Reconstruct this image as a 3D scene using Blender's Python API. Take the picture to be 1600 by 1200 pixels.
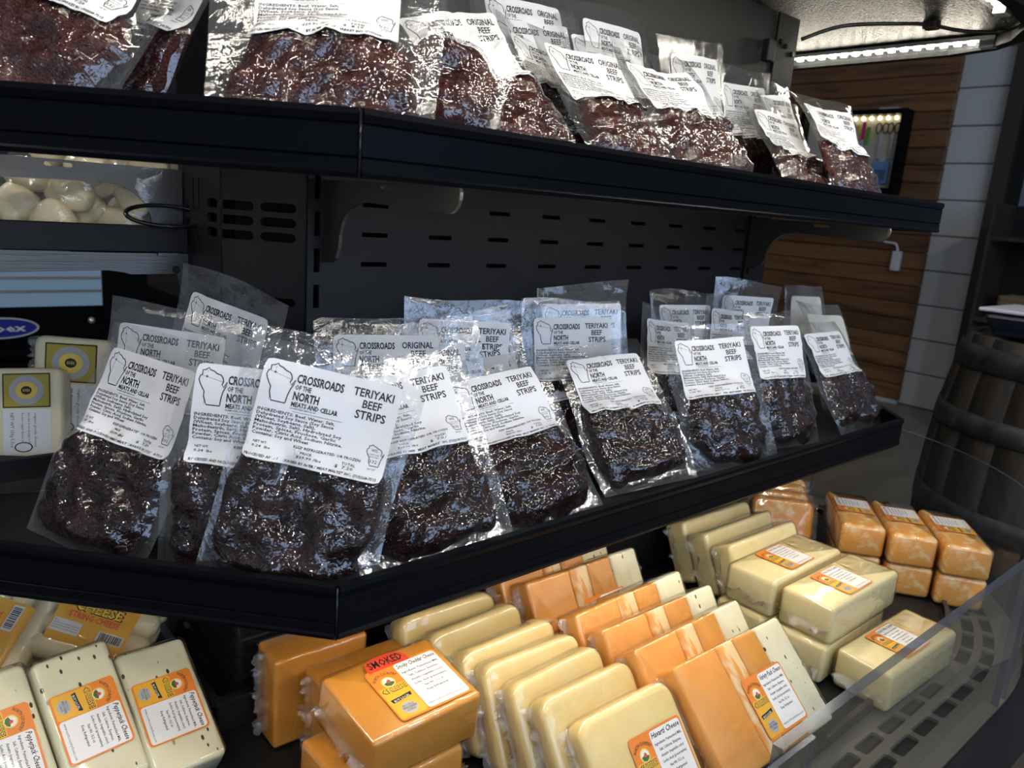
import bpy, bmesh, math, random
import numpy as np
from mathutils import Matrix, Vector

for o in list(bpy.data.objects):
    bpy.data.objects.remove(o, do_unlink=True)
SC = bpy.context.scene
COL = SC.collection
PI = math.pi

# ------------------------------------------------------------------ camera
cd = bpy.data.cameras.new('camera')
cd.sensor_fit = 'HORIZONTAL'; cd.sensor_width = 36.0; cd.lens = 36.0 * 1202 / 1600
cd.clip_start = 0.02; cd.clip_end = 60
cam = bpy.data.objects.new('camera', cd); COL.objects.link(cam)
_r = (0.755596, -0.650749, 0.074839); _u = (0.090671, 0.217058, 0.971939); _f = (0.648733, 0.727607, -0.223012)
cam.matrix_world = Matrix(((_r[0], _u[0], -_f[0], 0.0), (_r[1], _u[1], -_f[1], 0.0), (_r[2], _u[2], -_f[2], 1.0), (0, 0, 0, 1)))
cd.dof.use_dof = True; cd.dof.focus_distance = 0.72; cd.dof.aperture_fstop = 11.0
SC.camera = cam

# ------------------------------------------------------------------ world, exposure
W = bpy.data.worlds.new('world'); SC.world = W; W.use_nodes = True
W.node_tree.nodes['Background'].inputs[0].default_value = (0.62, 0.72, 0.88, 1)
W.node_tree.nodes['Background'].inputs[1].default_value = 0.14
SC.view_settings.view_transform = 'Standard'; SC.view_settings.look = 'None'
SC.view_settings.gamma = 1.0; SC.view_settings.exposure = 0.0; SC.view_settings.use_curve_mapping = False
try:
    SC.cycles.transparent_max_bounces = 40
    SC.cycles.max_bounces = 10
    SC.cycles.caustics_reflective = False; SC.cycles.caustics_refractive = False
    SC.cycles.sample_clamp_indirect = 4.0
except Exception:
    pass
LED_CANOPY = 170.0      # emission strengths of the display's own lamps
LED_SHELF = 30.0
LED_DECK = 56.0
WINDOW = 3.6
CEILING = 300.0        # round ceiling downlights of the shop           # daylight in the shop windows behind the photographer

# ------------------------------------------------------------------ helpers
def link(o, parent=None):
    COL.objects.link(o)
    if parent is not None: o.parent = parent
    return o
def tag(o, label=None, cat=None, group=None, kind=None):
    if label: o['label'] = label
    if cat: o['category'] = cat
    if group: o['group'] = group
    if kind: o['kind'] = kind
    return o
def empty(name, loc=(0, 0, 0), M=None):
    o = bpy.data.objects.new(name, None); o.empty_display_size = 0.02
    COL.objects.link(o)
    if M is not None: o.matrix_world = M
    else: o.location = loc
    return o
def mk(name, V, F, mat, parent=None, smooth=False, fm=None):
    me = bpy.data.meshes.new(name)
    me.from_pydata([tuple(map(float, v)) for v in V], [], [tuple(map(int, f)) for f in F])
    for m in (mat if isinstance(mat, (list, tuple)) else [mat]): me.materials.append(m)
    if fm is not None: me.polygons.foreach_set('material_index', np.asarray(fm, dtype=np.int32))
    if smooth: me.polygons.foreach_set('use_smooth', np.ones(len(me.polygons), dtype=bool))
    me.update()
    return link(bpy.data.objects.new(name, me), parent)
def from_bm(name, bm, mat, parent=None, smooth=False):
    bmesh.ops.recalc_face_normals(bm, faces=bm.faces)
    me = bpy.data.meshes.new(name); bm.to_mesh(me); bm.free()
    for m in (mat if isinstance(mat, (list, tuple)) else [mat]): me.materials.append(m)
    if smooth: me.polygons.foreach_set('use_smooth', np.ones(len(me.polygons), dtype=bool))
    return link(bpy.data.objects.new(name, me), parent)
def share(src, name, parent, loc=(0, 0, 0), rot=(0, 0, 0)):
    o = bpy.data.objects.new(name, src.data); o.location = loc; o.rotation_euler = rot
    return link(o, parent)
def box_bm(bm, lo, hi, bev=0.0, seg=2):
    r = bmesh.ops.create_cube(bm, size=1.0)
    vs = r['verts']
    for v in vs:
        v.co = Vector([lo[i] + (v.co[i] + 0.5) * (hi[i] - lo[i]) for i in range(3)])
    if bev > 0:
        es = list({e for v in vs for e in v.link_edges})
        bmesh.ops.bevel(bm, geom=es, offset=bev, segments=seg, profile=0.5, affect='EDGES')
def box(name, lo, hi, mat, parent=None, bev=0.0, seg=2, smooth=False):
    bm = bmesh.new(); box_bm(bm, lo, hi, bev, seg)
    return from_bm(name, bm, mat, parent, smooth)
def plate(name, outer, holes, z0, z1, mat, parent=None, to3=None):
    """flat sheet with holes: outline and holes in 2-D, extruded from z0 to z1, mapped by to3(u,v,w)"""
    bm = bmesh.new(); es = []
    loops = [outer] + list(holes)
    for lp in loops:
        vs = [bm.verts.new((p[0], p[1], z0)) for p in lp]
        for i in range(len(vs)): es.append(bm.edges.new((vs[i], vs[(i + 1) % len(vs)])))
    bmesh.ops.triangle_fill(bm, use_beauty=True, use_dissolve=False, edges=es, normal=(0, 0, 1))
    g = bmesh.ops.extrude_face_region(bm, geom=list(bm.faces))
    for v in g['geom']:
        if isinstance(v, bmesh.types.BMVert): v.co.z = z1
    if to3:
        for v in bm.verts: v.co = Vector(to3(*v.co))
    return from_bm(name, bm, mat, parent)
def obround(cx, cy, w, h, n=6):
    r = min(w, h) / 2; pts = []
    if w >= h:
        for i in range(n + 1): a = -PI / 2 + PI * i / n; pts.append((cx + w / 2 - r + r * math.cos(a), cy + r * math.sin(a)))
        for i in range(n + 1): a = PI / 2 + PI * i / n; pts.append((cx - w / 2 + r + r * math.cos(a), cy + r * math.sin(a)))
    else:
        for i in range(n + 1): a = PI * i / n; pts.append((cx + r * math.cos(a), cy + h / 2 - r + r * math.sin(a)))
        for i in range(n + 1): a = PI + PI * i / n; pts.append((cx + r * math.cos(a), cy - h / 2 + r + r * math.sin(a)))
    return pts
def rect(cx, cy, w, h): return [(cx - w / 2, cy - h / 2), (cx + w / 2, cy - h / 2), (cx + w / 2, cy + h / 2), (cx - w / 2, cy + h / 2)]
def rrect(cx, cy, w, h, r, n=4):
    pts = []
    for k, (sx, sy) in enumerate(((1, 1), (-1, 1), (-1, -1), (1, -1))):
        for i in range(n + 1):
            a = k * PI / 2 + PI / 2 * i / n
            pts.append((cx + sx * (w / 2 - r) + r * math.cos(a), cy + sy * (h / 2 - r) + r * math.sin(a)))
    return pts
def tube(name, pts, r, mat, parent=None, n=8, closed=False):
    pts = [Vector(p) for p in pts]; V = []; F = []
    m = len(pts)
    for i, p in enumerate(pts):
        a = pts[(i + 1) % m] if (closed or i < m - 1) else p
        b = pts[i - 1] if (closed or i > 0) else p
        t = (a - b).normalized()
        up = Vector((0, 0, 1)) if abs(t.z) < 0.9 else Vector((1, 0, 0))
        s = t.cross(up).normalized(); u = s.cross(t)
        rr = r[i] if isinstance(r, (list, tuple)) else r
        for k in range(n):
            an = 2 * PI * k / n; V.append(p + s * (rr * math.cos(an)) + u * (rr * math.sin(an)))
    for i in range(m if closed else m - 1):
        for k in range(n):
            a = i * n + k; b = i * n + (k + 1) % n; j = (i + 1) % m
            F.append((a, b, j * n + (k + 1) % n, j * n + k))
    if not closed:
        F.append(tuple(range(n - 1, -1, -1))); F.append(tuple(range((m - 1) * n, m * n)))
    return mk(name, V, F, mat, parent, True)
def spline(pts, n=8):
    P = [Vector(p) for p in pts]; out = []
    for i in range(len(P) - 1):
        p0 = P[max(i - 1, 0)]; p1 = P[i]; p2 = P[i + 1]; p3 = P[min(i + 2, len(P) - 1)]
        for k in range(n):
            t = k / n
            out.append(0.5 * ((2 * p1) + (p2 - p0) * t + (2 * p0 - 5 * p1 + 4 * p2 - p3) * t * t + (3 * p1 - p0 - 3 * p2 + p3) * t ** 3))
    out.append(P[-1]); return out
def pose(loc, yaw, lean, roll=0):
    """x across, y up along the face, z out of the face; face normal at compass angle yaw, leaning back by lean"""
    a = math.radians(yaw); l = math.radians(lean)
    n = Vector((math.cos(a) * math.cos(l), math.sin(a) * math.cos(l), math.sin(l)))
    x = Vector((-math.sin(a), math.cos(a), 0)); y = n.cross(x)
    M = Matrix(((x.x, y.x, n.x, loc[0]), (x.y, y.y, n.y, loc[1]), (x.z, y.z, n.z, loc[2]), (0, 0, 0, 1)))
    return M @ Matrix.Rotation(math.radians(roll), 4, 'Z')
def waves(seed, n, kmin, kmax, amp):
    r = random.Random(seed); T = []
    for i in range(n):
        k = kmin * (kmax / kmin) ** r.random(); a = r.random() * 2 * PI
        T.append((k * math.cos(a), k * math.sin(a), r.random() * 2 * PI, amp * (kmin / k) ** 0.6))
    def f(x, y):
        s = 0
        for kx, ky, ph, a in T: s = s + a * np.sin(kx * x + ky * y + ph)
        return s
    return f

# ------------------------------------------------------------------ materials
def nmat(name):
    m = bpy.data.materials.new(name); m.use_nodes = True
    nt = m.node_tree; nt.nodes.clear()
    out = nt.nodes.new('ShaderNodeOutputMaterial')
    return m, nt, out
def N(nt, t, **kw):
    n = nt.nodes.new(t)
    for k, v in kw.items(): setattr(n, k, v)
    return n
def pbsdf(nt, out, col, rough=0.5, metal=0.0, coat=0.0, coat_rough=0.05, spec=0.5, sss=0.0):
    b = N(nt, 'ShaderNodeBsdfPrincipled')
    b.inputs['Base Color'].default_value = (*col, 1); b.inputs['Roughness'].default_value = rough
    b.inputs['Metallic'].default_value = metal; b.inputs['Coat Weight'].default_value = coat
    b.inputs['Coat Roughness'].default_value = coat_rough; b.inputs['Specular IOR Level'].default_value = spec
    if sss:
        b.inputs['Subsurface Weight'].default_value = sss; b.inputs['Subsurface Radius'].default_value = (0.006, 0.004, 0.002)
        b.inputs['Subsurface Scale'].default_value = 1.0
    nt.links.new(b.outputs[0], out.inputs[0])
    return b
def coords(nt, scale=(1, 1, 1), gen='Object', rot=(0, 0, 0)):
    tc = N(nt, 'ShaderNodeTexCoord'); mp = N(nt, 'ShaderNodeMapping')
    mp.inputs['Scale'].default_value = scale; mp.inputs['Rotation'].default_value = rot
    nt.links.new(tc.outputs[gen], mp.inputs['Vector']); return mp.outputs[0]
def noise(nt, vec, scale, detail=3, rough=0.55, dist=0.0):
    n = N(nt, 'ShaderNodeTexNoise'); n.inputs['Scale'].default_value = scale; n.inputs['Detail'].default_value = detail
    n.inputs['Roughness'].default_value = rough; n.inputs['Distortion'].default_value = dist
    nt.links.new(vec, n.inputs['Vector']); return n.outputs['Fac']
def ramp(nt, fac, stops, interp='LINEAR'):
    r = N(nt, 'ShaderNodeValToRGB'); r.color_ramp.interpolation = interp
    el = r.color_ramp.elements
    while len(el) < len(stops): el.new(0.5)
    for e, (p, c) in zip(el, stops): e.position = p; e.color = (*c, 1) if len(c) == 3 else c
    nt.links.new(fac, r.inputs[0]); return r.outputs[0]
def bump(nt, h, strength, dist, b, inp='Normal', chain=None):
    n = N(nt, 'ShaderNodeBump'); n.inputs['Strength'].default_value = strength; n.inputs['Distance'].default_value = dist
    nt.links.new(h, n.inputs['Height'])
    if chain: nt.links.new(chain, n.inputs['Normal'])
    for s in (inp if isinstance(inp, tuple) else (inp,)): nt.links.new(n.outputs[0], b.inputs[s])
    return n.outputs[0]
def simple(name, col, rough=0.5, metal=0.0, coat=0.0, bs=0, bscale=300, bd=0.001, spec=0.5):
    m, nt, out = nmat(name); b = pbsdf(nt, out, col, rough, metal, coat, spec=spec)
    if bs: bump(nt, noise(nt, coords(nt), bscale, 2), bs, bd, b)
    return m
def emis(name, col, s):
    m, nt, out = nmat(name); e = N(nt, 'ShaderNodeEmission'); e.inputs[0].default_value = (*col, 1); e.inputs[1].default_value = s
    nt.links.new(e.outputs[0], out.inputs[0]); return m
def film_mat(name, haze, gloss, rough, bscale, bstr, tint=(1, 1, 1), hcol=(0.85, 0.88, 0.9), ridged=False):
    m, nt, out = nmat(name)
    tr = N(nt, 'ShaderNodeBsdfTransparent'); tr.inputs[0].default_value = (*tint, 1)
    df = N(nt, 'ShaderNodeBsdfTranslucent'); df.inputs[0].default_value = (*hcol, 1)
    d2 = N(nt, 'ShaderNodeBsdfDiffuse'); d2.inputs[0].default_value = (*hcol, 1)
    md = N(nt, 'ShaderNodeMixShader'); md.inputs[0].default_value = 0.5
    nt.links.new(df.outputs[0], md.inputs[1]); nt.links.new(d2.outputs[0], md.inputs[2])
    gl = N(nt, 'ShaderNodeBsdfGlossy'); gl.inputs['Roughness'].default_value = rough; gl.inputs[0].default_value = (1, 1, 1, 1)
    m1 = N(nt, 'ShaderNodeMixShader'); m1.inputs[0].default_value = haze
    nt.links.new(tr.outputs[0], m1.inputs[1]); nt.links.new(md.outputs[0], m1.inputs[2])
    fr = N(nt, 'ShaderNodeLayerWeight'); fr.inputs['Blend'].default_value = 0.5
    pw = N(nt, 'ShaderNodeMath', operation='POWER'); pw.inputs[1].default_value = 5.0; nt.links.new(fr.outputs['Facing'], pw.inputs[0])
    sc_ = N(nt, 'ShaderNodeMath', operation='MULTIPLY_ADD'); sc_.inputs[1].default_value = 0.95; sc_.inputs[2].default_value = 0.045; nt.links.new(pw.outputs[0], sc_.inputs[0])
    mu = N(nt, 'ShaderNodeMath', operation='MULTIPLY'); mu.use_clamp = True; mu.inputs[1].default_value = gloss
    nt.links.new(sc_.outputs[0], mu.inputs[0])
    m2 = N(nt, 'ShaderNodeMixShader'); nt.links.new(mu.outputs[0], m2.inputs[0])
    nt.links.new(m1.outputs[0], m2.inputs[1]); nt.links.new(gl.outputs[0], m2.inputs[2])
    nt.links.new(m2.outputs[0], out.inputs[0])
    h = noise(nt, coords(nt), bscale, 3, 0.6, 0.6)
    if ridged: h.node.noise_type = 'RIDGED_MULTIFRACTAL'
    bn = N(nt, 'ShaderNodeBump'); bn.inputs['Strength'].default_value = bstr; bn.inputs['Distance'].default_value = 0.002
    nt.links.new(h, bn.inputs['Height'])
    for s in (gl, fr): nt.links.new(bn.outputs[0], s.inputs['Normal'])
    return m

M = {}
M['black'] = simple('black_powder_coat', (0.0065, 0.0068, 0.0075), 0.50, spec=0.30, bs=0.35, bscale=700, bd=0.0006)
M['black_speckle'] = simple('black_textured_coat', (0.0012, 0.0012, 0.001), 0.36, spec=0.10, bs=1.0, bscale=260, bd=0.006)
M['rail'] = simple('black_rail_plastic', (0.0025, 0.0033, 0.005), 0.42, spec=0.09)
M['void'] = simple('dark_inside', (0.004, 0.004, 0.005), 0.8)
M['plastic'] = simple('black_moulded_plastic', (0.012, 0.012, 0.013), 0.20)
M['grille'] = simple('grey_textured_grille', (0.10, 0.092, 0.078), 0.5, bs=0.8, bscale=500, bd=0.001)
m, nt, out = nmat('brushed_steel'); b = pbsdf(nt, out, (0.125, 0.123, 0.118), 0.36, 0.9)
bump(nt, noise(nt, coords(nt, (15, 15, 900)), 1.0, 2), 0.15, 0.001, b); M['steel'] = m
M['steel_edge'] = simple('cut_steel_edge', (0.75, 0.74, 0.70), 0.3, 0.8)
M['paper'] = simple('white_label_paper', (0.80, 0.80, 0.80), 0.45, bs=0.06, bscale=90, bd=0.002)
M['paper_back'] = simple('label_reverse', (0.62, 0.60, 0.52), 0.6)
M['ink'] = simple('black_ink', (0.012, 0.012, 0.014), 0.5)
M['film'] = film_mat('vacuum_film', 0.045, 1.8, 0.09, 90, 0.45)
M['film_cling'] = film_mat('clinging_film', 0.001, 1.7, 0.06, 240, 0.85, ridged=True)
M['wrap'] = film_mat('tight_cheese_wrap', 0.006, 1.5, 0.07, 42, 0.45, ridged=True)
M['film_crinkle'] = film_mat('crinkled_wrap', 0.20, 2.2, 0.12, 260, 0.8)
M['acrylic'] = film_mat('clear_acrylic', 0.006, 0.7, 0.01, 5, 0.0, (0.93, 0.95, 0.95))
M['acrylic_edge'] = film_mat('acrylic_edge', 0.55, 1.6, 0.15, 5, 0.0, (0.5, 0.55, 0.62), (0.16, 0.18, 0.24))

def meat_mat(name, dark, red, pale, fine):
    m, nt, out = nmat(name); b = pbsdf(nt, out, dark, 0.55, 0, 0.22, 0.08, spec=0.15)
    v = coords(nt)
    c = ramp(nt, noise(nt, v, 45, 4, 0.6, 0.4), [(0.28, dark), (0.52, red), (0.80, pale)])
    nt.links.new(c, b.inputs['Base Color'])
    vo = N(nt, 'ShaderNodeTexVoronoi'); vo.inputs['Scale'].default_value = fine; nt.links.new(v, vo.inputs['Vector'])
    c1 = bump(nt, noise(nt, coords(nt, (1, 2.2, 1)), 300, 4, 0.65), 1.0, 0.003, b, ('Normal',))
    c2 = bump(nt, vo.outputs['Distance'], 0.8, 0.0016, b, ('Normal', 'Coat Normal'), c1)
    return m
M['jerky'] = meat_mat('dark_jerky', (0.008, 0.003, 0.0027), (0.022, 0.0065, 0.0055), (0.070, 0.022, 0.017), 620)
M['jerky_red'] = meat_mat('red_jerky', (0.022, 0.006, 0.005), (0.060, 0.011, 0.009), (0.14, 0.040, 0.032), 520)
M['steak'] = meat_mat('steak_slab', (0.034, 0.010, 0.008), (0.080, 0.018, 0.015), (0.20, 0.085, 0.065), 560)

def cheese_mat(name, stops, scale=(1, 1, 1), nscale=30, flecks=None, det=3, crinkle=0.25, dist=0.5):
    m, nt, out = nmat(name); b = pbsdf(nt, out, stops[0][1], 0.45, 0, 0.25, 0.08, sss=0.12)
    v = coords(nt, scale)
    c = ramp(nt, noise(nt, v, nscale, det, 0.5, dist), stops)
    if flecks:
        vo = N(nt, 'ShaderNodeTexVoronoi'); vo.inputs['Scale'].default_value = flecks; vo.inputs['Randomness'].default_value = 1.0
        oi_ = N(nt, 'ShaderNodeObjectInfo'); va = N(nt, 'ShaderNodeVectorMath', operation='ADD')
        nt.links.new(coords(nt, (1.6, 0.8, 0.12), rot=(0, 0, 0.6)), va.inputs[0]); nt.links.new(oi_.outputs['Random'], va.inputs[1]); nt.links.new(va.outputs[0], vo.inputs['Vector'])
        f = ramp(nt, vo.outputs['Distance'], [(0.17, (1, 1, 1)), (0.22, (0, 0, 0))])
        wn = N(nt, 'ShaderNodeTexWhiteNoise'); nt.links.new(vo.outputs['Position'], wn.inputs['Vector'])
        f2 = ramp(nt, wn.outputs['Value'], [(0.45, (0, 0, 0)), (0.48, (1, 1, 1))])
        mm = N(nt, 'ShaderNodeMath', operation='MULTIPLY'); nt.links.new(f, mm.inputs[0]); nt.links.new(f2, mm.inputs[1])
        mx = N(nt, 'ShaderNodeMixRGB'); nt.links.new(mm.outputs[0], mx.inputs[0]); nt.links.new(c, mx.inputs[1])
        fc = ramp(nt, wn.outputs['Value'], [(0.6, (0.05, 0.055, 0.02)), (0.93, (0.03, 0.04, 0.02)), (0.95, (0.30, 0.05, 0.02))])
        nt.links.new(fc, mx.inputs[2]); c = mx.outputs[0]
    nt.links.new(c, b.inputs['Base Color']); nt.links.new(c, b.inputs['Subsurface Radius']) if False else None
    bump(nt, noise(nt, coords(nt), 120, 4, 0.6, 0.8), crinkle * 1.9, 0.003, b, ('Coat Normal',))
    bump(nt, noise(nt, coords(nt), 30, 2), 0.10, 0.003, b, ('Normal',))
    return m
M['smoked'] = cheese_mat('smoked_cheddar', [(0.25, (0.60, 0.235, 0.028)), (0.75, (0.70, 0.31, 0.045))], (1, 1, 1), 25)
M['havarti'] = cheese_mat('havarti', [(0.3, (0.82, 0.60, 0.23)), (0.7, (0.85, 0.67, 0.31))])
M['white'] = cheese_mat('white_cheddar', [(0.3, (0.83, 0.68, 0.33)), (0.7, (0.85, 0.73, 0.40))])
M['pepper'] = cheese_mat('pepperjack', [(0.3, (0.76, 0.70, 0.46)), (0.7, (0.80, 0.75, 0.52))], flecks=95)
M['colby'] = cheese_mat('colby_jack', [(0.46, (0.78, 0.34, 0.06)), (0.70, (0.85, 0.66, 0.34))], (1, 1, 1.4), 60, det=3, dist=0.3)
M['cheddar'] = cheese_mat('orange_cheddar', [(0.3, (0.78, 0.31, 0.05)), (0.7, (0.83, 0.37, 0.08))])
M['marble'] = cheese_mat('marbled_cheese', [(0.42, (0.80, 0.33, 0.055)), (0.60, (0.84, 0.60, 0.30))], (2.5, .8, 1), 40, det=2, dist=1.2)
M['string'] = cheese_mat('string_cheese', [(0.3, (0.80, 0.71, 0.44)), (0.7, (0.84, 0.77, 0.53))], crinkle=0.5)
M['gouda'] = cheese_mat('pale_gouda', [(0.3, (0.80, 0.70, 0.44)), (0.7, (0.83, 0.75, 0.50))])
M['curd'] = cheese_mat('cheese_curd', [(0.3, (0.72, 0.62, 0.38)), (0.7, (0.78, 0.70, 0.48))])
M['orange'] = simple('orange_print', (0.80, 0.24, 0.035), 0.4, coat=0.6)
M['amber'] = simple('amber_print', (0.80, 0.42, 0.04), 0.4, coat=0.6)
M['yellow'] = simple('yellow_print', (0.85, 0.60, 0.10), 0.4, coat=0.5)
M['red'] = simple('red_print', (0.70, 0.07, 0.03), 0.4, coat=0.5)
M['brown_ink'] = simple('brown_ink', (0.06, 0.025, 0.01), 0.5)
M['green'] = simple('green_print', (0.06, 0.14, 0.04), 0.5)
M['panel'] = simple('white_print_panel', (0.80, 0.79, 0.77), 0.4, coat=0.4)
M['greyp'] = simple('grey_print', (0.42, 0.42, 0.42), 0.5)
M['gold'] = simple('gold_print', (0.45, 0.36, 0.06), 0.4, 0.2)
M['clear_grey'] = simple('frosted_plastic', (0.55, 0.56, 0.57), 0.25)
M['led'] = emis('led_canopy', (1.0, 0.90, 0.74), LED_CANOPY)
M['led_shelf'] = emis('led_shelf', (1.0, 0.93, 0.82), LED_SHELF)
M['led_deck'] = emis('led_deck', (1.0, 0.88, 0.70), LED_DECK)
M['led_case'] = emis('led_case', (1.0, 0.85, 0.50), 6.0)
M['downlight'] = emis('downlight', (1.0, 0.97, 0.93), CEILING)
M['sky_window'] = emis('daylight_pane', (0.50, 0.68, 1.0), WINDOW)
M['freezer_light'] = emis('freezer_interior', (0.35, 0.55, 0.80), 0.28)
M['dark_frame'] = simple('dark_brown_trim', (0.045, 0.028, 0.022), 0.5)
M['blockpaint'] = simple('white_painted_block', (0.60, 0.62, 0.63), 0.6, bs=0.3, bscale=160, bd=0.002)
M['white_plastic'] = simple('white_plastic', (0.7, 0.72, 0.74), 0.35)
m, nt, out = nmat('cedar_plank'); b = pbsdf(nt, out, (0.2, 0.09, 0.03), 0.5)
oi = N(nt, 'ShaderNodeObjectInfo')
v = coords(nt, (6, 0.9, 9)); ad = N(nt, 'ShaderNodeVectorMath', operation='ADD'); nt.links.new(v, ad.inputs[0])
cb = N(nt, 'ShaderNodeCombineXYZ'); mu = N(nt, 'ShaderNodeMath', operation='MULTIPLY'); mu.inputs[1].default_value = 60
nt.links.new(oi.outputs['Random'], mu.inputs[0]); nt.links.new(mu.outputs[0], cb.inputs[1]); nt.links.new(cb.outputs[0], ad.inputs[1])
c = ramp(nt, noise(nt, ad.outputs[0], 2.2, 5, 0.6, 0.8), [(0.30, (0.075, 0.033, 0.014)), (0.45, (0.20, 0.092, 0.036)), (0.62, (0.27, 0.13, 0.052)), (0.8, (0.14, 0.062, 0.025))])
hs = N(nt, 'ShaderNodeHueSaturation'); nt.links.new(c, hs.inputs['Color'])
mr = N(nt, 'ShaderNodeMapRange'); mr.inputs[3].default_value = 0.6; mr.inputs[4].default_value = 1.15
nt.links.new(oi.outputs['Random'], mr.inputs[0]); nt.links.new(mr.outputs[0], hs.inputs['Value']); nt.links.new(hs.outputs[0], b.inputs['Base Color'])
M['cedar'] = m
m, nt, out = nmat('barrel_oak'); b = pbsdf(nt, out, (0.07, 0.05, 0.035), 0.7)
c = ramp(nt, noise(nt, coords(nt, (9, 9, 1.6)), 4, 5, 0.65, 0.5), [(0.3, (0.014, 0.011, 0.009)), (0.55, (0.038, 0.029, 0.021)), (0.8, (0.085, 0.066, 0.047))])
nt.links.new(c, b.inputs['Base Color']); M['oak'] = m
m, nt, out = nmat('worn_hoop'); b = pbsdf(nt, out, (0.1, 0.1, 0.1), 0.45, 0.5)
c = ramp(nt, noise(nt, coords(nt), 14, 5, 0.7), [(0.35, (0.035, 0.035, 0.037)), (0.62, (0.10, 0.10, 0.105)), (0.78, (0.30, 0.31, 0.33))])
nt.links.new(c, b.inputs['Base Color']); M['hoop'] = m
m, nt, out = nmat('brown_floor'); b = pbsdf(nt, out, (0.2, 0.16, 0.12), 0.30)
c = ramp(nt, noise(nt, coords(nt, (0.5, 3, 1)), 3, 5, 0.6), [(0.3, (0.17, 0.140, 0.105)), (0.7, (0.27, 0.23, 0.18))])
nt.links.new(c, b.inputs['Base Color']); M['floor'] = m

# ------------------------------------------------------------------ the room
def S(o): o['kind'] = 'structure'; return o
fl = S(box('floor', (-4, -4, -0.05), (6.2, 7, 0.0), M['floor']))
wr = S(box('wall_right', (4.93, 1.56, 0), (5.1, 6.6, 2.9), M['void']))
for k in range(14):
    box('block', (4.89, 1.603, k * 0.205 + 0.003), (4.94, 1.988, (k + 1) * 0.205 - 0.003), M['blockpaint'], wr, 0.005, 1)
for k in range(27):
    z0 = k * 0.1 + 0.02
    box('plank', (4.85, 1.88, z0 + 0.002), (4.889, 5.2, z0 + 0.098), M['cedar'], wr, 0.004, 1)
bb = S(box('baseboard_right', (4.845, 1.88, 0.0), (4.87, 5.2, 0.022), M['blockpaint']))
# shop windows behind the photographer: the daylight
wb = S(box('wall_back', (-4, -3.2, 0), (6.2, -3.05, 2.9), M['blockpaint']))
for i, x0 in enumerate((-2.6, -0.9, 0.8)):
    wn = S(empty('window_%d' % (i + 1), (x0, -3.04, 0.7)))
    box('window_frame', (0, 0, 0), (1.5, 0.03, 1.7), M['dark_frame'], wn)
    box('pane', (0.06, 0.03, 0.06), (1.44, 0.035, 1.64), M['sky_window'], wn)
wl = S(box('wall_left', (-4.1, -3.05, 0), (-4, 7, 2.9), M['blockpaint']))
wf = S(box('wall_front', (-4, 6.5, 0), (5.1, 6.6, 2.9), M['dark_frame']))
# round downlights of the shop ceiling
d0 = None
for i, (x, y, w) in enumerate(((-1.1, -1.0, 'nearest the windows on the left'), (0.3, -1.3, 'behind the photographer'), (1.7, -1.1, 'in front of the merchandiser'), (-1.4, 1.6, 'over the left aisle'))):
    g_ = tag(empty('ceiling_downlight', (x, y, 2.72)), 'round ceiling downlight ' + w, 'lamp', 'ceiling downlights')
    if d0 is None:
        bm = bmesh.new(); bmesh.ops.create_cone(bm, cap_ends=True, segments=20, radius1=.075, radius2=.075, depth=.01); d0 = from_bm('lens', bm, M['downlight'], g_)
        bm = bmesh.new(); bmesh.ops.create_cone(bm, cap_ends=True, segments=20, radius1=.095, radius2=.085, depth=.06, matrix=Matrix.Translation((0, 0, .036))); d1 = from_bm('housing', bm, M['white_plastic'], g_)
    else: share(d0, 'lens', g_); share(d1, 'housing', g_)
# door frame and the display bay beside the block wall
df = S(empty('door_1', (4.82, 1.52, 0)))
box('jamb', (0, 0, 0), (0.10, 0.085, 2.4), M['dark_frame'], df)
box('jamb_inner', (0.05, -0.05, 0), (0.10, 0.0, 2.4), M['void'], df)
box('glass', (0.07, -0.75, 0.95), (0.078, -0.055, 2.35), simple('cool_glass', (0.20, 0.24, 0.32), 0.1), df)
box('mullion', (0.05, -0.15, 0.0), (0.09, -0.10, 2.4), M['dark_frame'], df)

# ------------------------------------------------------------------ merchandiser
MER = tag(empty('merchandiser', (0.7, 0.72, 0)), 'black octagonal refrigerated island merchandiser with slotted core, lit canopy and deck', 'merchandiser')
MER_OFF = Vector((0.7, 0.72, 0))
def inmer(o):
    o.parent = MER; o.location = o.location - MER_OFF; return o
holes = []
for z in (0.992, 0.9635, 0.935):
    for k in range(9): holes.append(rect(0.401 + 0.0787 * k, z, 0.029, 0.0045))
inmer(plate('back_panel', [(0.45, 0.472), (1.048, 0.472), (1.048, 1.30), (0.352, 1.30), (0.352, 0.66), (0.45, 0.66)], holes, 0, 0.003, M['black'], None, lambda u, v, w: (u, 0.668 + w, v)))
def vslots(x): return [rect(x, 1.24 - 0.0335 * k, 0.006, 0.022) for k in range(16)]
inmer(plate('post', [(0.328, 0.66), (0.350, 0.66), (0.350, 1.30), (0.328, 1.30)], vslots(0.3375), 0, 0.004, M['black'], None, lambda u, v, w: (u, 0.664 + w, v)))
inmer(plate('post', [(1.050, 0.45), (1.104, 0.45), (1.104, 1.30), (1.050, 1.30)], vslots(1.058)[5:] + [obround(1.075, 1.178, 0.022, 0.006), obround(1.096, 1.176, 0.012, 0.006)], 0, 0.004, M['black'], None, lambda u, v, w: (u, 0.664 + w, v)))
s2 = math.sqrt(0.5)
ob = [obround(0.032, 0.9835 - 0.0135 * k, 0.034, 0.0085) for k in range(3)] + [obround(0.0725, 0.983 - 0.0135 * k, 0.034, 0.0085) for k in range(3)] + [obround(0.032, 0.896, 0.034, 0.0075)]
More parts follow.
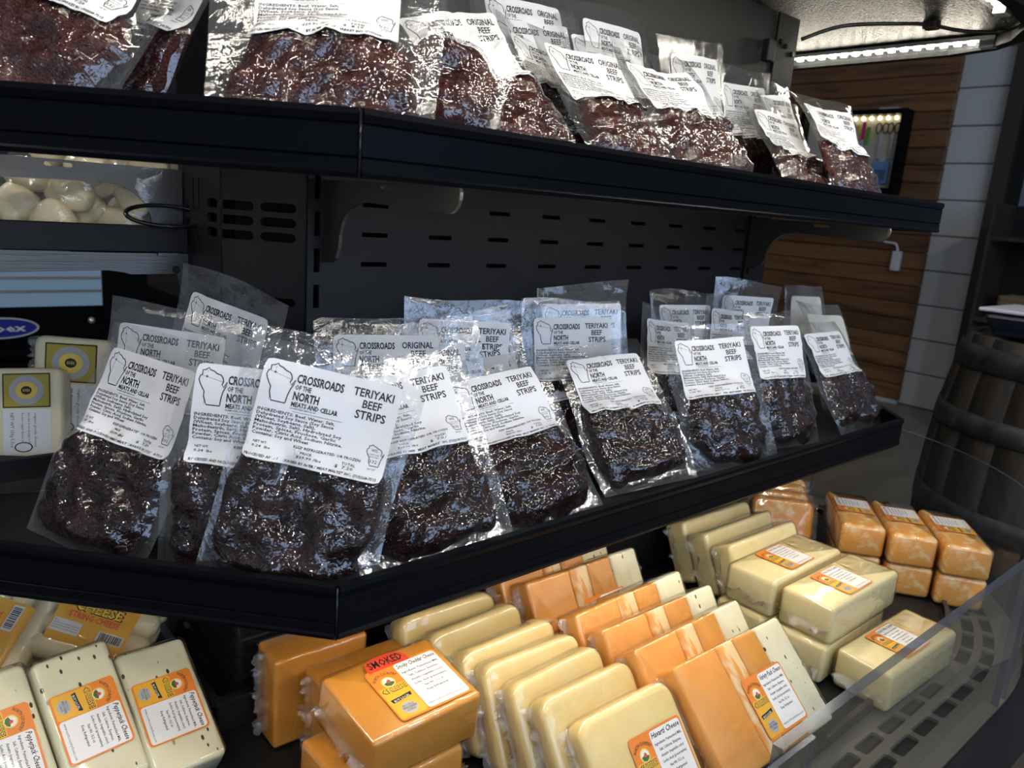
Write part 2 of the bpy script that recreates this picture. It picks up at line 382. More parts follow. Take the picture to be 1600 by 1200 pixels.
inmer(plate('vent_panel', [(0.002, 0.66), (0.086, 0.66), (0.086, 1.30), (0.002, 1.30)], ob, 0, 0.003, M['black'], None, lambda u, v, w: (0.336 - u * s2 + w * s2, 0.672 + u * s2 + w * s2, v)))
ob = [obround(0.02, 0.983 - 0.0135 * k, 0.026, 0.0085) for k in range(3)] + [rect(0.055, 0.99, 0.003, 0.03), rect(0.07, 0.99, 0.003, 0.03)] + [rect(0.088, 0.975 - 0.014 * k, 0.012, 0.008) for k in range(2)]
inmer(plate('end_panel', [(0.0, 0.66), (0.112, 0.66), (0.112, 1.30), (0.0, 1.30)], ob, 0, 0.003, M['black'], None, lambda u, v, w: (0.274 + w, 0.734 + u, v)))
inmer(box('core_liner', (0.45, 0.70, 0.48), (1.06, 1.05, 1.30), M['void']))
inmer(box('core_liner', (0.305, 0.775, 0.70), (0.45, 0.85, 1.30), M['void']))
inmer(plate('rear_panel', [(0.0, 0.66), (0.09, 0.66), (0.09, 1.30), (0.0, 1.30)], [], 0, 0.003, M['black'], None, lambda u, v, w: (0.274 + u * s2 + w * s2, 0.848 + u * s2, v)))
inmer(plate('side_panel', [(0.0, 0.45), (0.25, 0.45), (0.25, 1.30), (0.0, 1.30)], [], 0, 0.003, M['black'], None, lambda u, v, w: (1.104 + u * s2 - w, 0.668 + u * s2, v)))
inmer(box('hook', (1.014, 0.652, 1.228), (1.032, 0.664, 1.258), M['black'], None, 0.002))
for (bx, bz) in ((1.058, 1.262), (1.073, 1.258), (1.092, 1.250), (1.060, 1.19)):
    bm = bmesh.new(); bmesh.ops.create_cone(bm, cap_ends=True, segments=12, radius1=0.004, radius2=0.003, depth=0.004, matrix=Matrix.Translation((bx, 0.662, bz)) @ Matrix.Rotation(PI / 2, 4, 'X'))
    inmer(from_bm('bolt', bm, M['plastic']))
can = [(-0.12, 0.74), (0.235, 0.385), (1.15, 0.385), (1.27, 0.40), (1.34, 0.44), (1.385, 0.49), (1.405, 0.56), (1.405, 1.0), (1.2, 1.1), (0.1, 1.1)]
inmer(plate('canopy', can, [], 1.312, 1.36, M['black_speckle']))
def offset_poly(poly, d):
    n = len(poly); out = []
    for i in range(n):
        p0 = Vector(poly[i - 1]); p1 = Vector(poly[i]); p2 = Vector(poly[(i + 1) % n])
        a = (p1 - p0).normalized(); b = (p2 - p1).normalized()
        na = Vector((-a.y, a.x)); nb_ = Vector((-b.y, b.x)); m_ = (na + nb_); m_ = m_ / max(m_.length_squared / 2, 0.2)
        out.append(tuple(p1 + m_ * d))
    return out
inmer(plate('canopy_lip', can, [offset_poly(can, 0.018)], 1.292, 1.315, M['rail']))
# deck
AC = Vector((1.02, 0.67))
def arc(R, a0, a1, n): return [(AC.x + R * math.cos(math.radians(a0 + (a1 - a0) * i / n)), AC.y + R * math.sin(math.radians(a0 + (a1 - a0) * i / n))) for i in range(n + 1)]
deck = [(-0.34, 0.685), (0.139, 0.206)] + arc(0.464, -90, 0, 18) + [(1.484, 1.1), (-0.34, 1.1)]
sl = []
for R, sh in ((0.425, 0.0), (0.400, 0.025)):
    x = 0.20 + sh
    while x < 0.99:
        sl.append(rrect(x + 0.023, 0.67 - R, 0.046, 0.015, 0.004, 2)); x += 0.055
    da = math.degrees(0.052 / R); a = -88 + (4 if sh else 0)
    while a < 20:
        a1 = a + math.degrees(0.043 / R)
        sl.append([(AC.x + r * math.cos(math.radians(t)), AC.y + r * math.sin(math.radians(t))) for r, t in ((R - .0075, a), (R - .0075, (a + a1) / 2), (R - .0075, a1), (R + .0075, a1), (R + .0075, (a + a1) / 2), (R + .0075, a))])
        a += da
inmer(plate('deck_grille', deck, [s for s in sl], 0.461, 0.465, M['grille']))
inmer(plate('deck_base', deck, [], 0.44, 0.455, M['void']))
pan = [(-0.30, 0.73), (0.155, 0.290)] + arc(0.375, -90, 0, 18) + [(1.395, 1.1), (-0.30, 1.1)]
inmer(plate('deck_pan', pan, [], 0.466, 0.470, M['black']))
rim = offset_poly(pan, 0.006)
inmer(plate('pan_rim', pan, [rim], 0.470, 0.480, M['plastic']))
out2 = offset_poly(deck, -0.045)
inmer(plate('bumper', out2, [offset_poly(deck, 0.001)], 0.25, 0.462, M['plastic']))
inmer(plate('plinth', deck, [], 0.0, 0.40, M['black']))

# acrylic guards (clear, with a bright polished top edge)
def guard(path, z0, z1, th, label):
    g = tag(empty('acrylic_guard', (path[0][0], path[0][1], z0)), label, 'guard')
    n = len(path); nr = []
    for i in range(n):
        a = Vector(path[max(i - 1, 0)]); b = Vector(path[min(i + 1, n - 1)]); t = (b - a).normalized(); nr.append(Vector((t.y, -t.x)))
    V = []; F = []; fm = []
    o = Vector((path[0][0], path[0][1]))
    for i in range(n):
        p = Vector(path[i]) - o; q = p - nr[i] * th
        V += [(p.x, p.y, 0), (q.x, q.y, 0), (q.x, q.y, z1 - z0), (p.x, p.y, z1 - z0)]
    for i in range(n - 1):
        a = 4 * i; b = a + 4
        F += [(a, b, b + 3, a + 3), (a + 1, a + 2, b + 2, b + 1)]; fm += [0, 0]
    mk('sheet', V, F, M['acrylic'], g, n > 2)
    F2 = [(4 * i + 3, 4 * i + 7, 4 * i + 6, 4 * i + 2) for i in range(n - 1)] + [(0, 3, 2, 1), (4 * n - 4, 4 * n - 3, 4 * n - 2, 4 * n - 1)]
    mk('polished_edge', V, F2, M['acrylic_edge'], g)
    return g
guard([(0.455, 0.206), (0.995, 0.206)], 0.466, 0.656, 0.008, 'straight clear acrylic guard along the front of the cheese deck')
guard(arc(0.464, -90, 5, 24), 0.466, 0.654, 0.005, 'curved clear acrylic guard around the rounded end of the deck')
guard([(0.20, 0.197), (0.482, 0.197)], 0.466, 0.660, 0.004, 'short clear acrylic guard in front of the variety packs')

# ------------------------------------------------------------------ shelf trays
RP = [(-.006, 0), (0, 0), (.0012, .003), (0, .0045), (0, .0110), (-.0012, .0118), (0, .0126), (0, .030), (-.0012, .0308), (0, .0316), (.0015, .036), (.0008, .0395), (-.006, .0395)]
def rail(name, p, q, z, mat, parent, off):
    p = Vector((p[0], p[1])); q = Vector((q[0], q[1])); t = (q - p).normalized(); n = Vector((t.y, -t.x))
    V = []; m_ = len(RP)
    for e, c in ((0, p), (1, q)):
        for d, h in RP:
            w = c + n * d; V.append((w.x - off[0], w.y - off[1], z + h - off[2]))
    F = [(i, (i + 1) % m_, m_ + (i + 1) % m_, m_ + i) for i in range(m_)] + [tuple(range(m_ - 1, -1, -1)), tuple(range(m_, 2 * m_))]
    return mk(name, V, F, mat, parent)
BR = [(0, 0.0), (0.205, 0.0), (0.207, -0.004)] + [(0.193 + 0.014 * math.cos(a), -0.006 + -0.014 * math.sin(a)) for a in [PI / 2 * i / 6 for i in range(1, 7)]] + \
     [(0.075, -0.017)] + [(0.070 - 0.040 * math.sin(a), -0.055 + 0.037 * math.cos(a)) for a in [PI / 2 * i / 8 for i in range(1, 9)]] + \
     [(0.029, -0.060), (0.024, -0.069), (0.014, -0.074), (0, -0.075)]
def bracket(parent, origin, direc, z, off, hole=False):
    d = Vector(direc).normalized(); n = Vector((-d.y, d.x))
    hs = [obround(0.012, -0.016, 0.008, 0.008, 8)] if hole else [obround(0.11, -0.0045, 0.024, 0.004)]
    return plate('bracket', BR, hs, -0.0015, 0.0015, M['steel'], parent,
                 lambda u, v, w: (origin[0] + d.x * u + n.x * w - off[0], origin[1] + d.y * u + n.y * w - off[1], z + v - off[2]))
def tray(zb, A, B, D, label):
    """A, B: ends of the long front edge; D: direction of the angled left edge"""
    off = (0.69, 0.55, zb)
    t = tag(empty('shelf_tray', off), label, 'shelf tray')
    d = math.radians(D); L_ = (A[0] + 0.42 * math.cos(d), A[1] + 0.42 * math.sin(d)); E_ = (B[0] + 0.20, B[1] + 0.20)
    poly = [(A[0] + .003, A[1] + .006), (B[0] - .003, B[1] + .006), (E_[0] - .004, E_[1] + .004), (1.29, 0.659), (0.34, 0.659), (0.268, 0.731), (0.04, 0.80), (L_[0] + .005, L_[1] + .004)]
    plate('floor_panel', [(a - off[0], b_ - off[1]) for a, b_ in poly], [], 0.0078, 0.0095, M['black'], t)
    rail('front_rail', (A[0] + .0012, A[1]), B, zb, M['rail'], t, off)
    rail('front_rail', L_, (A[0] - .0012, A[1] + .0012), zb, M['rail'], t, off)
    rail('front_rail', (B[0] + .0006, B[1] + .0006), E_, zb, M['rail'], t, off)
    tube('corner_strip', [(A[0] - off[0], A[1] + .0006 - off[1], 0.0), (A[0] - off[0], A[1] + .0006 - off[1], 0.0385)], 0.0009, M['plastic'], t, 6)
    bracket(t, (0.345, 0.664), (0, -1), zb + .002, off); bracket(t, (1.055, 0.664), (0, -1), zb + .002, off)
    bracket(t, (0.273, 0.835), (-1, 0), zb + .002, off)
    return t
TL = tray(0.7045, (0.2337, 0.4210), (1.1487, 0.4312), 132.5, 'lower black shelf tray holding the teriyaki beef strip bags')
TU = tray(1.0099, (0.2361, 0.4127), (1.1494, 0.4339), 137.6, 'upper black shelf tray holding the original beef strip bags')
off = (0.15, 0.85, 0.93)
es = tag(empty('end_shelf', off), 'short black end shelf on steel bracket holding bagged cheese curds', 'shelf tray')
box('front_lip', (-0.12 - off[0], 0.815 - off[1], 0.0), (0.272 - off[0], 0.821 - off[1], 0.026), M['black'], es, 0.001)
box('floor_panel', (-0.12 - off[0], 0.821 - off[1], 0.008), (0.272 - off[0], 1.10 - off[1], 0.012), M['black'], es)
bracket(es, (0.272, 0.818), (-1, 0), 0.929, off, True)
box('retaining_clip', (0.242 - off[0], 0.8125 - off[1], -0.003), (0.262 - off[0], 0.8155 - off[1], 0.0), M['steel'], es)
box('retaining_clip', (0.04 - off[0], 0.8125 - off[1], -0.003), (0.165 - off[0], 0.8155 - off[1], 0.0), M['steel'], es)
ring = [(0.250 + 0.038 * math.cos(a), 0.808 + 0.012 * math.sin(a), 0.9665 + 0.0095 * math.sin(a)) for a in [2 * PI * i / 28 for i in range(28)]]
tag(tube('rubber_loop', ring, 0.0022, M['plastic'], None, 6, True), 'black cable loop hanging beside the steel bracket', 'cable')
off = (0.13, 0.86, 0.70)
ls = tag(empty('end_shelf', off), 'low black end shelf at the left holding wrapped gouda', 'shelf tray')
box('front_lip', (-0.2 - off[0], 0.815 - off[1], 0), (0.21 - off[0], 0.821 - off[1], 0.035), M['black'], ls, 0.001)
box('floor_panel', (-0.2 - off[0], 0.821 - off[1], 0.018), (0.272 - off[0], 1.06 - off[1], 0.022), M['black'], ls)

# ------------------------------------------------------------------ lamps of the display
def led_bar(p, q, mat, label, n, vis=True):
    p = Vector(p); q = Vector(q); d = q - p; L_ = d.length; a = math.atan2(d.y, d.x)
    g = tag(empty('led_bar', p), label, 'lamp'); g.rotation_euler = (0, 0, a)
    if not vis:
        box('housing', (-0.006, -0.005, 0.0022), (L_ + 0.006, 0.005, 0.0055), M['clear_grey'], g)
        d0 = box('diode', (-L_ / n * 0.36, -0.0035, 0.0), (L_ / n * 0.36, 0.0035, 0.0022), mat, g); d0.location = (.5 * L_ / n, 0, 0)
        for i in range(1, n): share(d0, 'diode', g, ((i + 0.5) * L_ / n, 0, 0))
        return g
    box('housing', (-0.01, -0.009, 0.004), (L_ + 0.012, 0.009, 0.010), M['clear_grey'], g, 0.001)
    box('end_cap', (L_ + 0.002, -0.008, -0.008), (L_ + 0.028, 0.008, 0.010), M['clear_grey'], g, 0.002)
    F = []; V = []
    for i in range(9):
        t = PI * i / 8; V += [(0, -0.008 * math.cos(t), 0.004 - 0.011 * math.sin(t)), (L_, -0.008 * math.cos(t), 0.004 - 0.011 * math.sin(t))]
    for i in range(8): F.append((2 * i, 2 * i + 1, 2 * i + 3, 2 * i + 2))
    mk('clear_cover', V, F, M['acrylic'], g, True)
    d0 = None
    for i in range(n):
        x = (i + 0.5) * L_ / n
        if d0 is None: d0 = box('diode', (-L_ / n * 0.20, -0.0035, 0.0), (L_ / n * 0.20, 0.0035, 0.003), mat, g); d0.location = (x, 0, 0)
        else: share(d0, 'diode', g, (x, 0, 0))
    return g
led_bar((1.365, 0.84, 1.300), (1.365, 0.51, 1.300), M['led'], 'bright LED bar along the end edge of the canopy', 16)
led_bar((0.26, 0.42, 1.300), (1.165, 0.42, 1.300), M['led'], 'long LED bar along the front edge of the canopy', 40)
led_bar((0.22, 0.435, 1.300), (0.0, 0.655, 1.300), M['led'], 'LED bar along the angled corner of the canopy', 10)
for z, mt, w in ((1.0099, 'led_shelf', 'upper'), (0.7045, 'led_deck', 'lower')):
    led_bar((0.27, 0.436, z + .0018), (1.12, 0.447, z + .0018), M[mt], 'LED bar under the front of the %s shelf tray' % w, 30, False)
    led_bar((0.22, 0.455, z + .0018), (-0.02, 0.700, z + .0018), M[mt], 'LED bar under the angled corner of the %s tray' % w, 10, False)
tag(tube('power_cable', spline([(1.10, 0.655, 1.272), (1.15, 0.62, 1.296), (1.21, 0.56, 1.304), (1.245, 0.535, 1.306), (1.275, 0.50, 1.300), (1.30, 0.455, 1.300), (1.28, 0.425, 1.305)]), 0.0028, M['plastic'], None, 8), 'black power cable clipped under the canopy', 'cable')
tag(box('cable_clip', (1.236, 0.525, 1.300), (1.254, 0.545, 1.3125), M['plastic'], None, 0.002), 'black adhesive clip holding the cable to the canopy', 'clip')

# ------------------------------------------------------------------ lettering
_tc = {}
def glyphs(s, bold=0.0, res=1):
    key = (s, bold, res)
    if key in _tc: return _tc[key]
    cu = bpy.data.curves.new('lettering', 'FONT'); cu.body = s; cu.size = 1.0; cu.offset = bold; cu.resolution_u = res; cu.fill_mode = 'FRONT'
    ob = bpy.data.objects.new('lettering', cu); COL.objects.link(ob)
    dg = bpy.context.evaluated_depsgraph_get()
    me = bpy.data.meshes.new_from_object(ob.evaluated_get(dg))
    V = np.zeros(len(me.vertices) * 3); me.vertices.foreach_get('co', V); V = V.reshape(-1, 3)[:, :2]
    F = [tuple(p.vertices) for p in me.polygons]
    bpy.data.objects.remove(ob); bpy.data.curves.remove(cu); bpy.data.meshes.remove(me)
    _tc[key] = (V, F); return V, F
class Art:
    """flat artwork: vertices in label coordinates (x, y, layer), faces with a colour index"""
    def __init__(self): self.V = []; self.F = []; self.m = []; self.n = 0
    def add(self, V, F, mi, layer=0):
        V = np.asarray(V, float)
        self.V.append(np.c_[V, np.full(len(V), layer)])
        self.F += [tuple(i + self.n for i in f) for f in F]; self.m += [mi] * len(F); self.n += len(V)
    def poly(self, pts, mi, layer=0): self.add(pts, [tuple(range(len(pts)))], mi, layer)
    def text(self, s, x, y, h, mi, w=None, align='l', bold=0.0, res=1, shear=0.0, rot=0.0, arc=None, layer=1):
        V, F = glyphs(s, bold, res)
        if not len(V): return
        V = V.copy(); V[:, 0] -= V[:, 0].min()
        sy = h / 0.72
        wid = V[:, 0].max()
        sx = sy if w is None else w / wid
        V = V * (sx, sy); V[:, 0] += shear * V[:, 1]
        tw = wid * sx
        if align == 'c': V[:, 0] -= tw / 2
        if align == 'r': V[:, 0] -= tw
        if arc:
            R = arc; a = V[:, 0] / abs(R); rr = abs(R) + V[:, 1] * (1 if R > 0 else -1)
            V = np.c_[rr * np.sin(a), (rr * np.cos(a) - abs(R)) * (1 if R > 0 else -1)]
        c, s_ = math.cos(rot), math.sin(rot)
        V = V @ np.array([[c, s_], [-s_, c]])
        self.add(V + (x, y), F, mi, layer)
    def line(self, pts, w, mi, closed=False, layer=1):
        P = np.asarray(pts, float); n = len(P); V = []
        for i in range(n):
            a = P[(i + 1) % n] if closed or i < n - 1 else P[i]; b = P[i - 1] if closed or i > 0 else P[i]
            t = (a - b) / (np.linalg.norm(a - b) + 1e-9); q = np.array([-t[1], t[0]]) * w / 2
            V += [P[i] + q, P[i] - q]
        F = [(2 * i, 2 * i + 1, 2 * ((i + 1) % n) + 1, 2 * ((i + 1) % n)) for i in range(n if closed else n - 1)]
        self.add(V, F, mi, layer)
    def data(self): return np.concatenate(self.V), self.F, self.m
STATE = [(.30, 1.0), (.37, .94), (.50, .92), (.62, .86), (.78, .83), (.86, .76), (.90, .66), (.86, .58), (.92, .50), (1.04, .66), (1.0, .52), (.93, .40), (.88, .22), (.86, .03), (.86, 0), (.36, .0), (.30, .10), (.24, .22), (.24, .36), (.16, .44), (.06, .56), (.0, .66), (.03, .76), (.10, .80), (.09, .92), (.20, .94)]
def state(A, x, y, w, h, lw, mi=0): A.line([(x + px * w, y + py * h) for px, py in STATE], lw, mi, True)
def meat_print(kind, price):
    A = Art(); k = 0
    state(A, -.047, .0060, .020, .0270, .0008)
    A.line([(-.0415, .031), (-.0415, .006)], .0002, k); A.line([(-.047, .0275), (-.029, .0235)], .0002, k)
    A.poly([(-.0415 + r * math.cos(t), .0265 + r * math.sin(t)) for t, r in [(i * PI / 4, .0014 if i % 2 == 0 else .0005) for i in range(8)]], k, 1)
    A.text('CROSSROADS', -.0255, .0225, .0062, k, .0335, bold=.035, res=2)
    A.text('OF THE', -.0255, .0172, .0036, k, .0115, bold=.03)
    A.text('NORTH', -.0255, .0098, .0060, k, .0185, bold=.035, res=2)
    A.text('MEATS AND CELLAR', -.0255, .0050, .0034, k, .0335, bold=.035)
    A.text('130 KEM STREET, BRISTOW, WI', -.0255, .0030, .0011, k, .018, bold=.02)
    A.text(kind, .0300, .0232, .0062, k, .0300, 'c', .022, 2)
    A.text('BEEF', .0305, .0152, .0060, k, .0140, 'c', .022, 2)
    A.text('STRIPS', .0310, .0070, .0062, k, .0225, 'c', .022, 2)
    A.line([(-.0235, .0014), (.012, .0014)], .00025, k)
    L = ['INGREDIENTS: Beef, Water, Salt,', 'Dehydrated Soy Sauce (Soy Sauce', '(Wheat, Soybeans, Salt),', 'Maltodextrin, Salt), Hydrolyzed Soy', 'Protein, Spices, Fructose, Garlic', 'Powder, Citric Acid, Sodium Nitrite.', 'Contains: Soy and Wheat']
    for i, s in enumerate(L): A.text(s, -.0475, -.0022 - .00285 * i, .0022, k, .00178 * len(s), bold=.022)
    A.text('KEEP REFRIGERATED OR FROZEN', -.016, -.0235, .0019, k, .048, bold=.02)
    A.text('NET WT.', -.0445, -.0252, .0018, k, .010, bold=.02); A.text('0.24  lbs', -.0445, -.0282, .0018, k, .013, bold=.02)
    A.text('PRICE', -.010, -.0268, .0017, k, .008, bold=.02); A.text('$29.99 /lbs', -.0125, -.0298, .0018, k, .018, bold=.02)
    A.text('TOTAL', .0195, -.0278, .0019, k, .010, bold=.02); A.text('$  ' + price, .0150, -.0305, .0020, k, .0135, bold=.02)
    A.text('PROCESSED AND PACKAGED BY AMERY MEAT MARKET INC. (715)268-7515', -.0475, -.0343, .0018, k, .094, bold=.03)
    state(A, .0345, -.0245, .0125, .0150, .0006)
    A.text('WIS', .0400, -.0145, .0023, k, .0048, 'c', .01); A.text('DEPT AGR', .0405, -.0170, .0012, k, .0070, 'c'); A.text('INSPECTED', .0405, -.0188, .0012, k, .0072, 'c')
    A.text('332', .0408, -.0225, .0024, k, .0058, 'c', .008); A.text('28187', .0408, -.0275, .0014, k, .0060, 'c')
    return A.data()
LW, LH = .100, .072

# ------------------------------------------------------------------ vacuum bags of beef
def strip_h(s, x, y):
    cx, cy, a, b, an, T, f = s
    c, sn = math.cos(an), math.sin(an)
    u = ((x - cx) * c + (y - cy) * sn); v = (-(x - cx) * sn + (y - cy) * c)
    th = np.arctan2(v / b, u / a)
    r = (np.abs(u / a) ** 3 + np.abs(v / b) ** 3) ** (1 / 3.0) / (1 + 0.07 * np.sin(3 * th + f) + 0.04 * np.sin(7 * th + 2 * f))
    return np.where(r < 1, T * np.sqrt(np.clip(1 - r ** 5, 0, 1)), 0.0), r
_art = {}
def beef_bag(key, loc, yaw, lean, roll, label, group, kind='TERIYAKI', W_=.128, H=.182, mat='jerky', price='7.20', strips=3, meat_top=.104, blank=False, curl=None, crumple=1.0):
    seed = sum(ord(c) * (i + 7) for i, c in enumerate(key)); R = random.Random(seed)
    root = tag(empty('beef_strip_bag', M=pose(loc, yaw, lean, roll)), label, 'jerky bag', group)
    # pieces of dried beef lying side by side and overlapping
    st = []
    mw = W_ * 0.82
    if strips == 1:
        st.append((R.uniform(-.003, .003), .010 + (meat_top - .010) / 2, mw / 2, (meat_top - .010) / 2, R.uniform(-.08, .08), R.uniform(.012, .016), R.random() * 6))
    else:
        for i in range(strips):
            x = (i - (strips - 1) / 2) * mw / strips
            st.append((x + R.uniform(-.004, .004), .010 + (meat_top - .010) / 2 + R.uniform(-.006, .004), mw / strips / 2 * R.uniform(1.12, 1.35), (meat_top - .012) / 2 * R.uniform(.92, 1.03), R.uniform(-.16, .16), R.uniform(.008, .015), R.random() * 6))
        if R.random() < .6:
            st.append((R.uniform(-.01, .01), .026 + R.uniform(0, .008), mw * .40, .018, R.uniform(-.2, .2), R.uniform(.014, .018), R.random() * 6))
    fold = curl if curl is not None else R.uniform(-.010, .006)
    wv = waves(seed, 7, 30, 110, .0011 * crumple)
    wv2 = waves(seed + 5, 6, 120, 320, .0004 * crumple)
    cr = [(R.uniform(-W_ / 2, W_ / 2), R.uniform(0, H), R.random() * PI, R.uniform(.0012, .003), R.uniform(.0008, .0022) * R.choice((1, 1, -1))) for _ in range(16)]
    def base(x, y):
        t = np.clip((y - .55 * H) / (.45 * H), 0, 1.2)
        z = fold * t ** 2 + .004 * np.sin(x * 26 + seed) * t
        z = z + wv(x, y) * (0.4 + .8 * t)
        return z
    nz = waves(seed + 9, 14, 160, 650, .0011)
    def full(s, x, y):
        h_ = strip_h(s, x, y)[0]
        return np.where(h_ > .0005, np.maximum(h_ + nz(x, y) * np.clip(h_ / .006, 0, 1), .0005), 0.0)
    def film(x, y):
        h = np.zeros_like(x)
        acc = 0
        for dx, dy in ((0, 0), (.004, 0), (-.004, 0), (0, .004), (0, -.004)):
            hh = np.zeros_like(x)
            for s in st: hh = np.maximum(hh, full(s, x + dx, y + dy))
            h = np.maximum(h, hh); acc = acc + hh
        h = .45 * h + .55 * acc / 5
        h0 = np.zeros_like(x)
        for s in st: h0 = np.maximum(h0, full(s, x, y))
        h = np.maximum(h, h0 + .0002)
        z = wv2(x, y)
        for cx, cy, an, w, am in cr:
            d = -(x - cx) * math.sin(an) + (y - cy) * math.cos(an); l = (x - cx) * math.cos(an) + (y - cy) * math.sin(an)
            z = z + am * crumple * np.exp(-(d / w) ** 2) * np.exp(-(l / .03) ** 2)
        return base(x, y) + h + np.abs(z) * np.where(h > .002, .6, 1.0) + .0006
    # beef pieces
    for i, s in enumerate(st):
        cx, cy, a, b, an, T, f = s; nr, ns = 18, 56
        V = []; F = []
        rr = np.linspace(0, 1, nr + 1)[1:] ** .8; th = np.arange(ns) * 2 * PI / ns
        c, sn = math.cos(an), math.sin(an)
        X = [cx]; Y = [cy]
        for r in rr:
            bd = (1 + 0.07 * np.sin(3 * th + f) + 0.04 * np.sin(7 * th + 2 * f)) / (np.abs(np.cos(th)) ** 3 + np.abs(np.sin(th)) ** 3) ** (1 / 3.)
            u = a * r * bd * np.cos(th) * .995; v = b * r * bd * np.sin(th) * .995
            X += list(cx + u * c - v * sn); Y += list(cy + u * sn + v * c)
        X = np.array(X); Y = np.array(Y)
        hz = full(s, X, Y)
        Zt = base(X, Y) + np.maximum(hz - .0007, .0004)
        Zb = base(X, Y) - .0004
        nv = len(X)
        V = list(zip(X, Y, Zt)) + [(cx, cy, float(Zb[0]))] + list(zip(X[-ns:], Y[-ns:], Zb[-ns:]))
        for k in range(ns): F.append((0, 1 + k, 1 + (k + 1) % ns))
        for r in range(nr - 1):
            o0 = 1 + r * ns; o1 = o0 + ns
            for k in range(ns): F.append((o0 + k, o1 + k, o1 + (k + 1) % ns, o0 + (k + 1) % ns))
        o0 = 1 + (nr - 1) * ns; o1 = nv + 1
        for k in range(ns): F.append((o0 + k, o1 + k, o1 + (k + 1) % ns, o0 + (k + 1) % ns)); F.append((nv, o1 + (k + 1) % ns, o1 + k))
        mk('beef_strip', V, F, M[mat], root, True)
    # clear film, front sheet over the beef and back sheet, sealed at the margins
    nx, ny = 44, 60
    gx = np.linspace(-W_ / 2, W_ / 2, nx); gy = np.linspace(0, H, ny)
    X, Y = np.meshgrid(gx, gy); em = waves(seed + 3, 4, 20, 70, .0022)
    X = X + em(Y * 1.0, Y * 0) * (X / (W_ / 2)) + .006 * (X / (W_ / 2)) * np.clip(.3 - Y / H, 0, 1) * -1
    Y = Y + em(X * 1.0, X * 0 + 3) * (Y / H)
    edge = np.minimum(np.minimum(X + W_ / 2, W_ / 2 - X) / .008, np.minimum(Y, H - Y) / .008).clip(0, 1)
    Zf = base(X, Y) + (film(X, Y) - base(X, Y)) * (edge * .999 + .001); Zk = base(X, Y) - .0010 * edge
    V = list(zip(X.ravel(), Y.ravel(), Zf.ravel())) + list(zip(X.ravel(), Y.ravel(), Zk.ravel())); n0 = nx * ny; F = []
    for j in range(ny - 1):
        for i in range(nx - 1):
            a = j * nx + i; F.append((a, a + 1, a + nx + 1, a + nx)); F.append((n0 + a, n0 + a + nx, n0 + a + nx + 1, n0 + a + 1))
    hm = np.zeros_like(X)
    for s in st: hm = np.maximum(hm, strip_h(s, X, Y)[0])
    hm = hm.ravel(); fm = [1 if (f[0] < n0 and min(hm[q] for q in f) > .002) else 0 for f in F]
    mk('film', V, F, [M['film'], M['film_cling']], root, True, fm)
    # paper label stuck on the film, following it
    lx, ly = 21, 15; lc = .125
    gu = np.linspace(-LW / 2, LW / 2, lx); gv = np.linspace(-LH / 2, LH / 2, ly)
    U, Vv = np.meshgrid(gu, gv)
    for jj in (0, -1):
        for ii in (0, -1): U[jj, ii] *= .975; Vv[jj, ii] *= .966
    def lz(u, v): return film(u, v + lc)
    Zl = lz(U, Vv)
    for _ in range(2):          # paper is stiffer than film
        Zs = Zl.copy(); Zs[1:-1, 1:-1] = (Zl[1:-1, 1:-1] * 2 + Zl[:-2, 1:-1] + Zl[2:, 1:-1] + Zl[1:-1, :-2] + Zl[1:-1, 2:]) / 6; Zl = np.maximum(Zs, Zs * .5 + Zl * .5)
    Zl = Zl + .0010
    F = [(j * lx + i, j * lx + i + 1, (j + 1) * lx + i + 1, (j + 1) * lx + i) for j in range(ly - 1) for i in range(lx - 1)]
    V = list(zip(U.ravel(), Vv.ravel() + lc, Zl.ravel())); V2 = [(x, y, z - .00015) for x, y, z in V]
    n0 = len(V)
    F2 = F + [tuple(n0 + q for q in reversed(f)) for f in F]
    lab = mk('label', V + V2, F2, M['paper_back'] if blank else M['paper'], root, True)
    if not blank:
        if (kind, price) not in _art: _art[(kind, price)] = meat_print(kind, price)
        PV, PF, _ = _art[(kind, price)]
        fu = np.clip((PV[:, 0] + LW / 2) / LW * (lx - 1), 0, lx - 1.001); fv = np.clip((PV[:, 1] + LH / 2) / LH * (ly - 1), 0, ly - 1.001)
        iu = fu.astype(int); iv = fv.astype(int); du = fu - iu; dv = fv - iv
        z = Zl[iv, iu] * (1 - du) * (1 - dv) + Zl[iv, iu + 1] * du * (1 - dv) + Zl[iv + 1, iu] * (1 - du) * dv + Zl[iv + 1, iu + 1] * du * dv
        me = bpy.data.meshes.new('print')
        co = np.c_[PV[:, 0], PV[:, 1] + lc, z + .00022]
        me.vertices.add(len(co)); me.vertices.foreach_set('co', co.ravel())
        nl = [len(f) for f in PF]; me.loops.add(sum(nl)); me.loops.foreach_set('vertex_index', np.fromiter((i for f in PF for i in f), dtype=np.int32))
        me.polygons.add(len(PF)); me.polygons.foreach_set('loop_start', np.r_[0, np.cumsum(nl)[:-1]].astype(np.int32))
        me.materials.append(M['ink']); me.update(calc_edges=True)
        link(bpy.data.objects.new('print', me), lab)
    return root
GT = 'teriyaki beef strip bags on the lower tray'; GO = 'original beef strip bags on the upper tray'
T_ = 'TERIYAKI'; O_ = 'ORIGINAL'
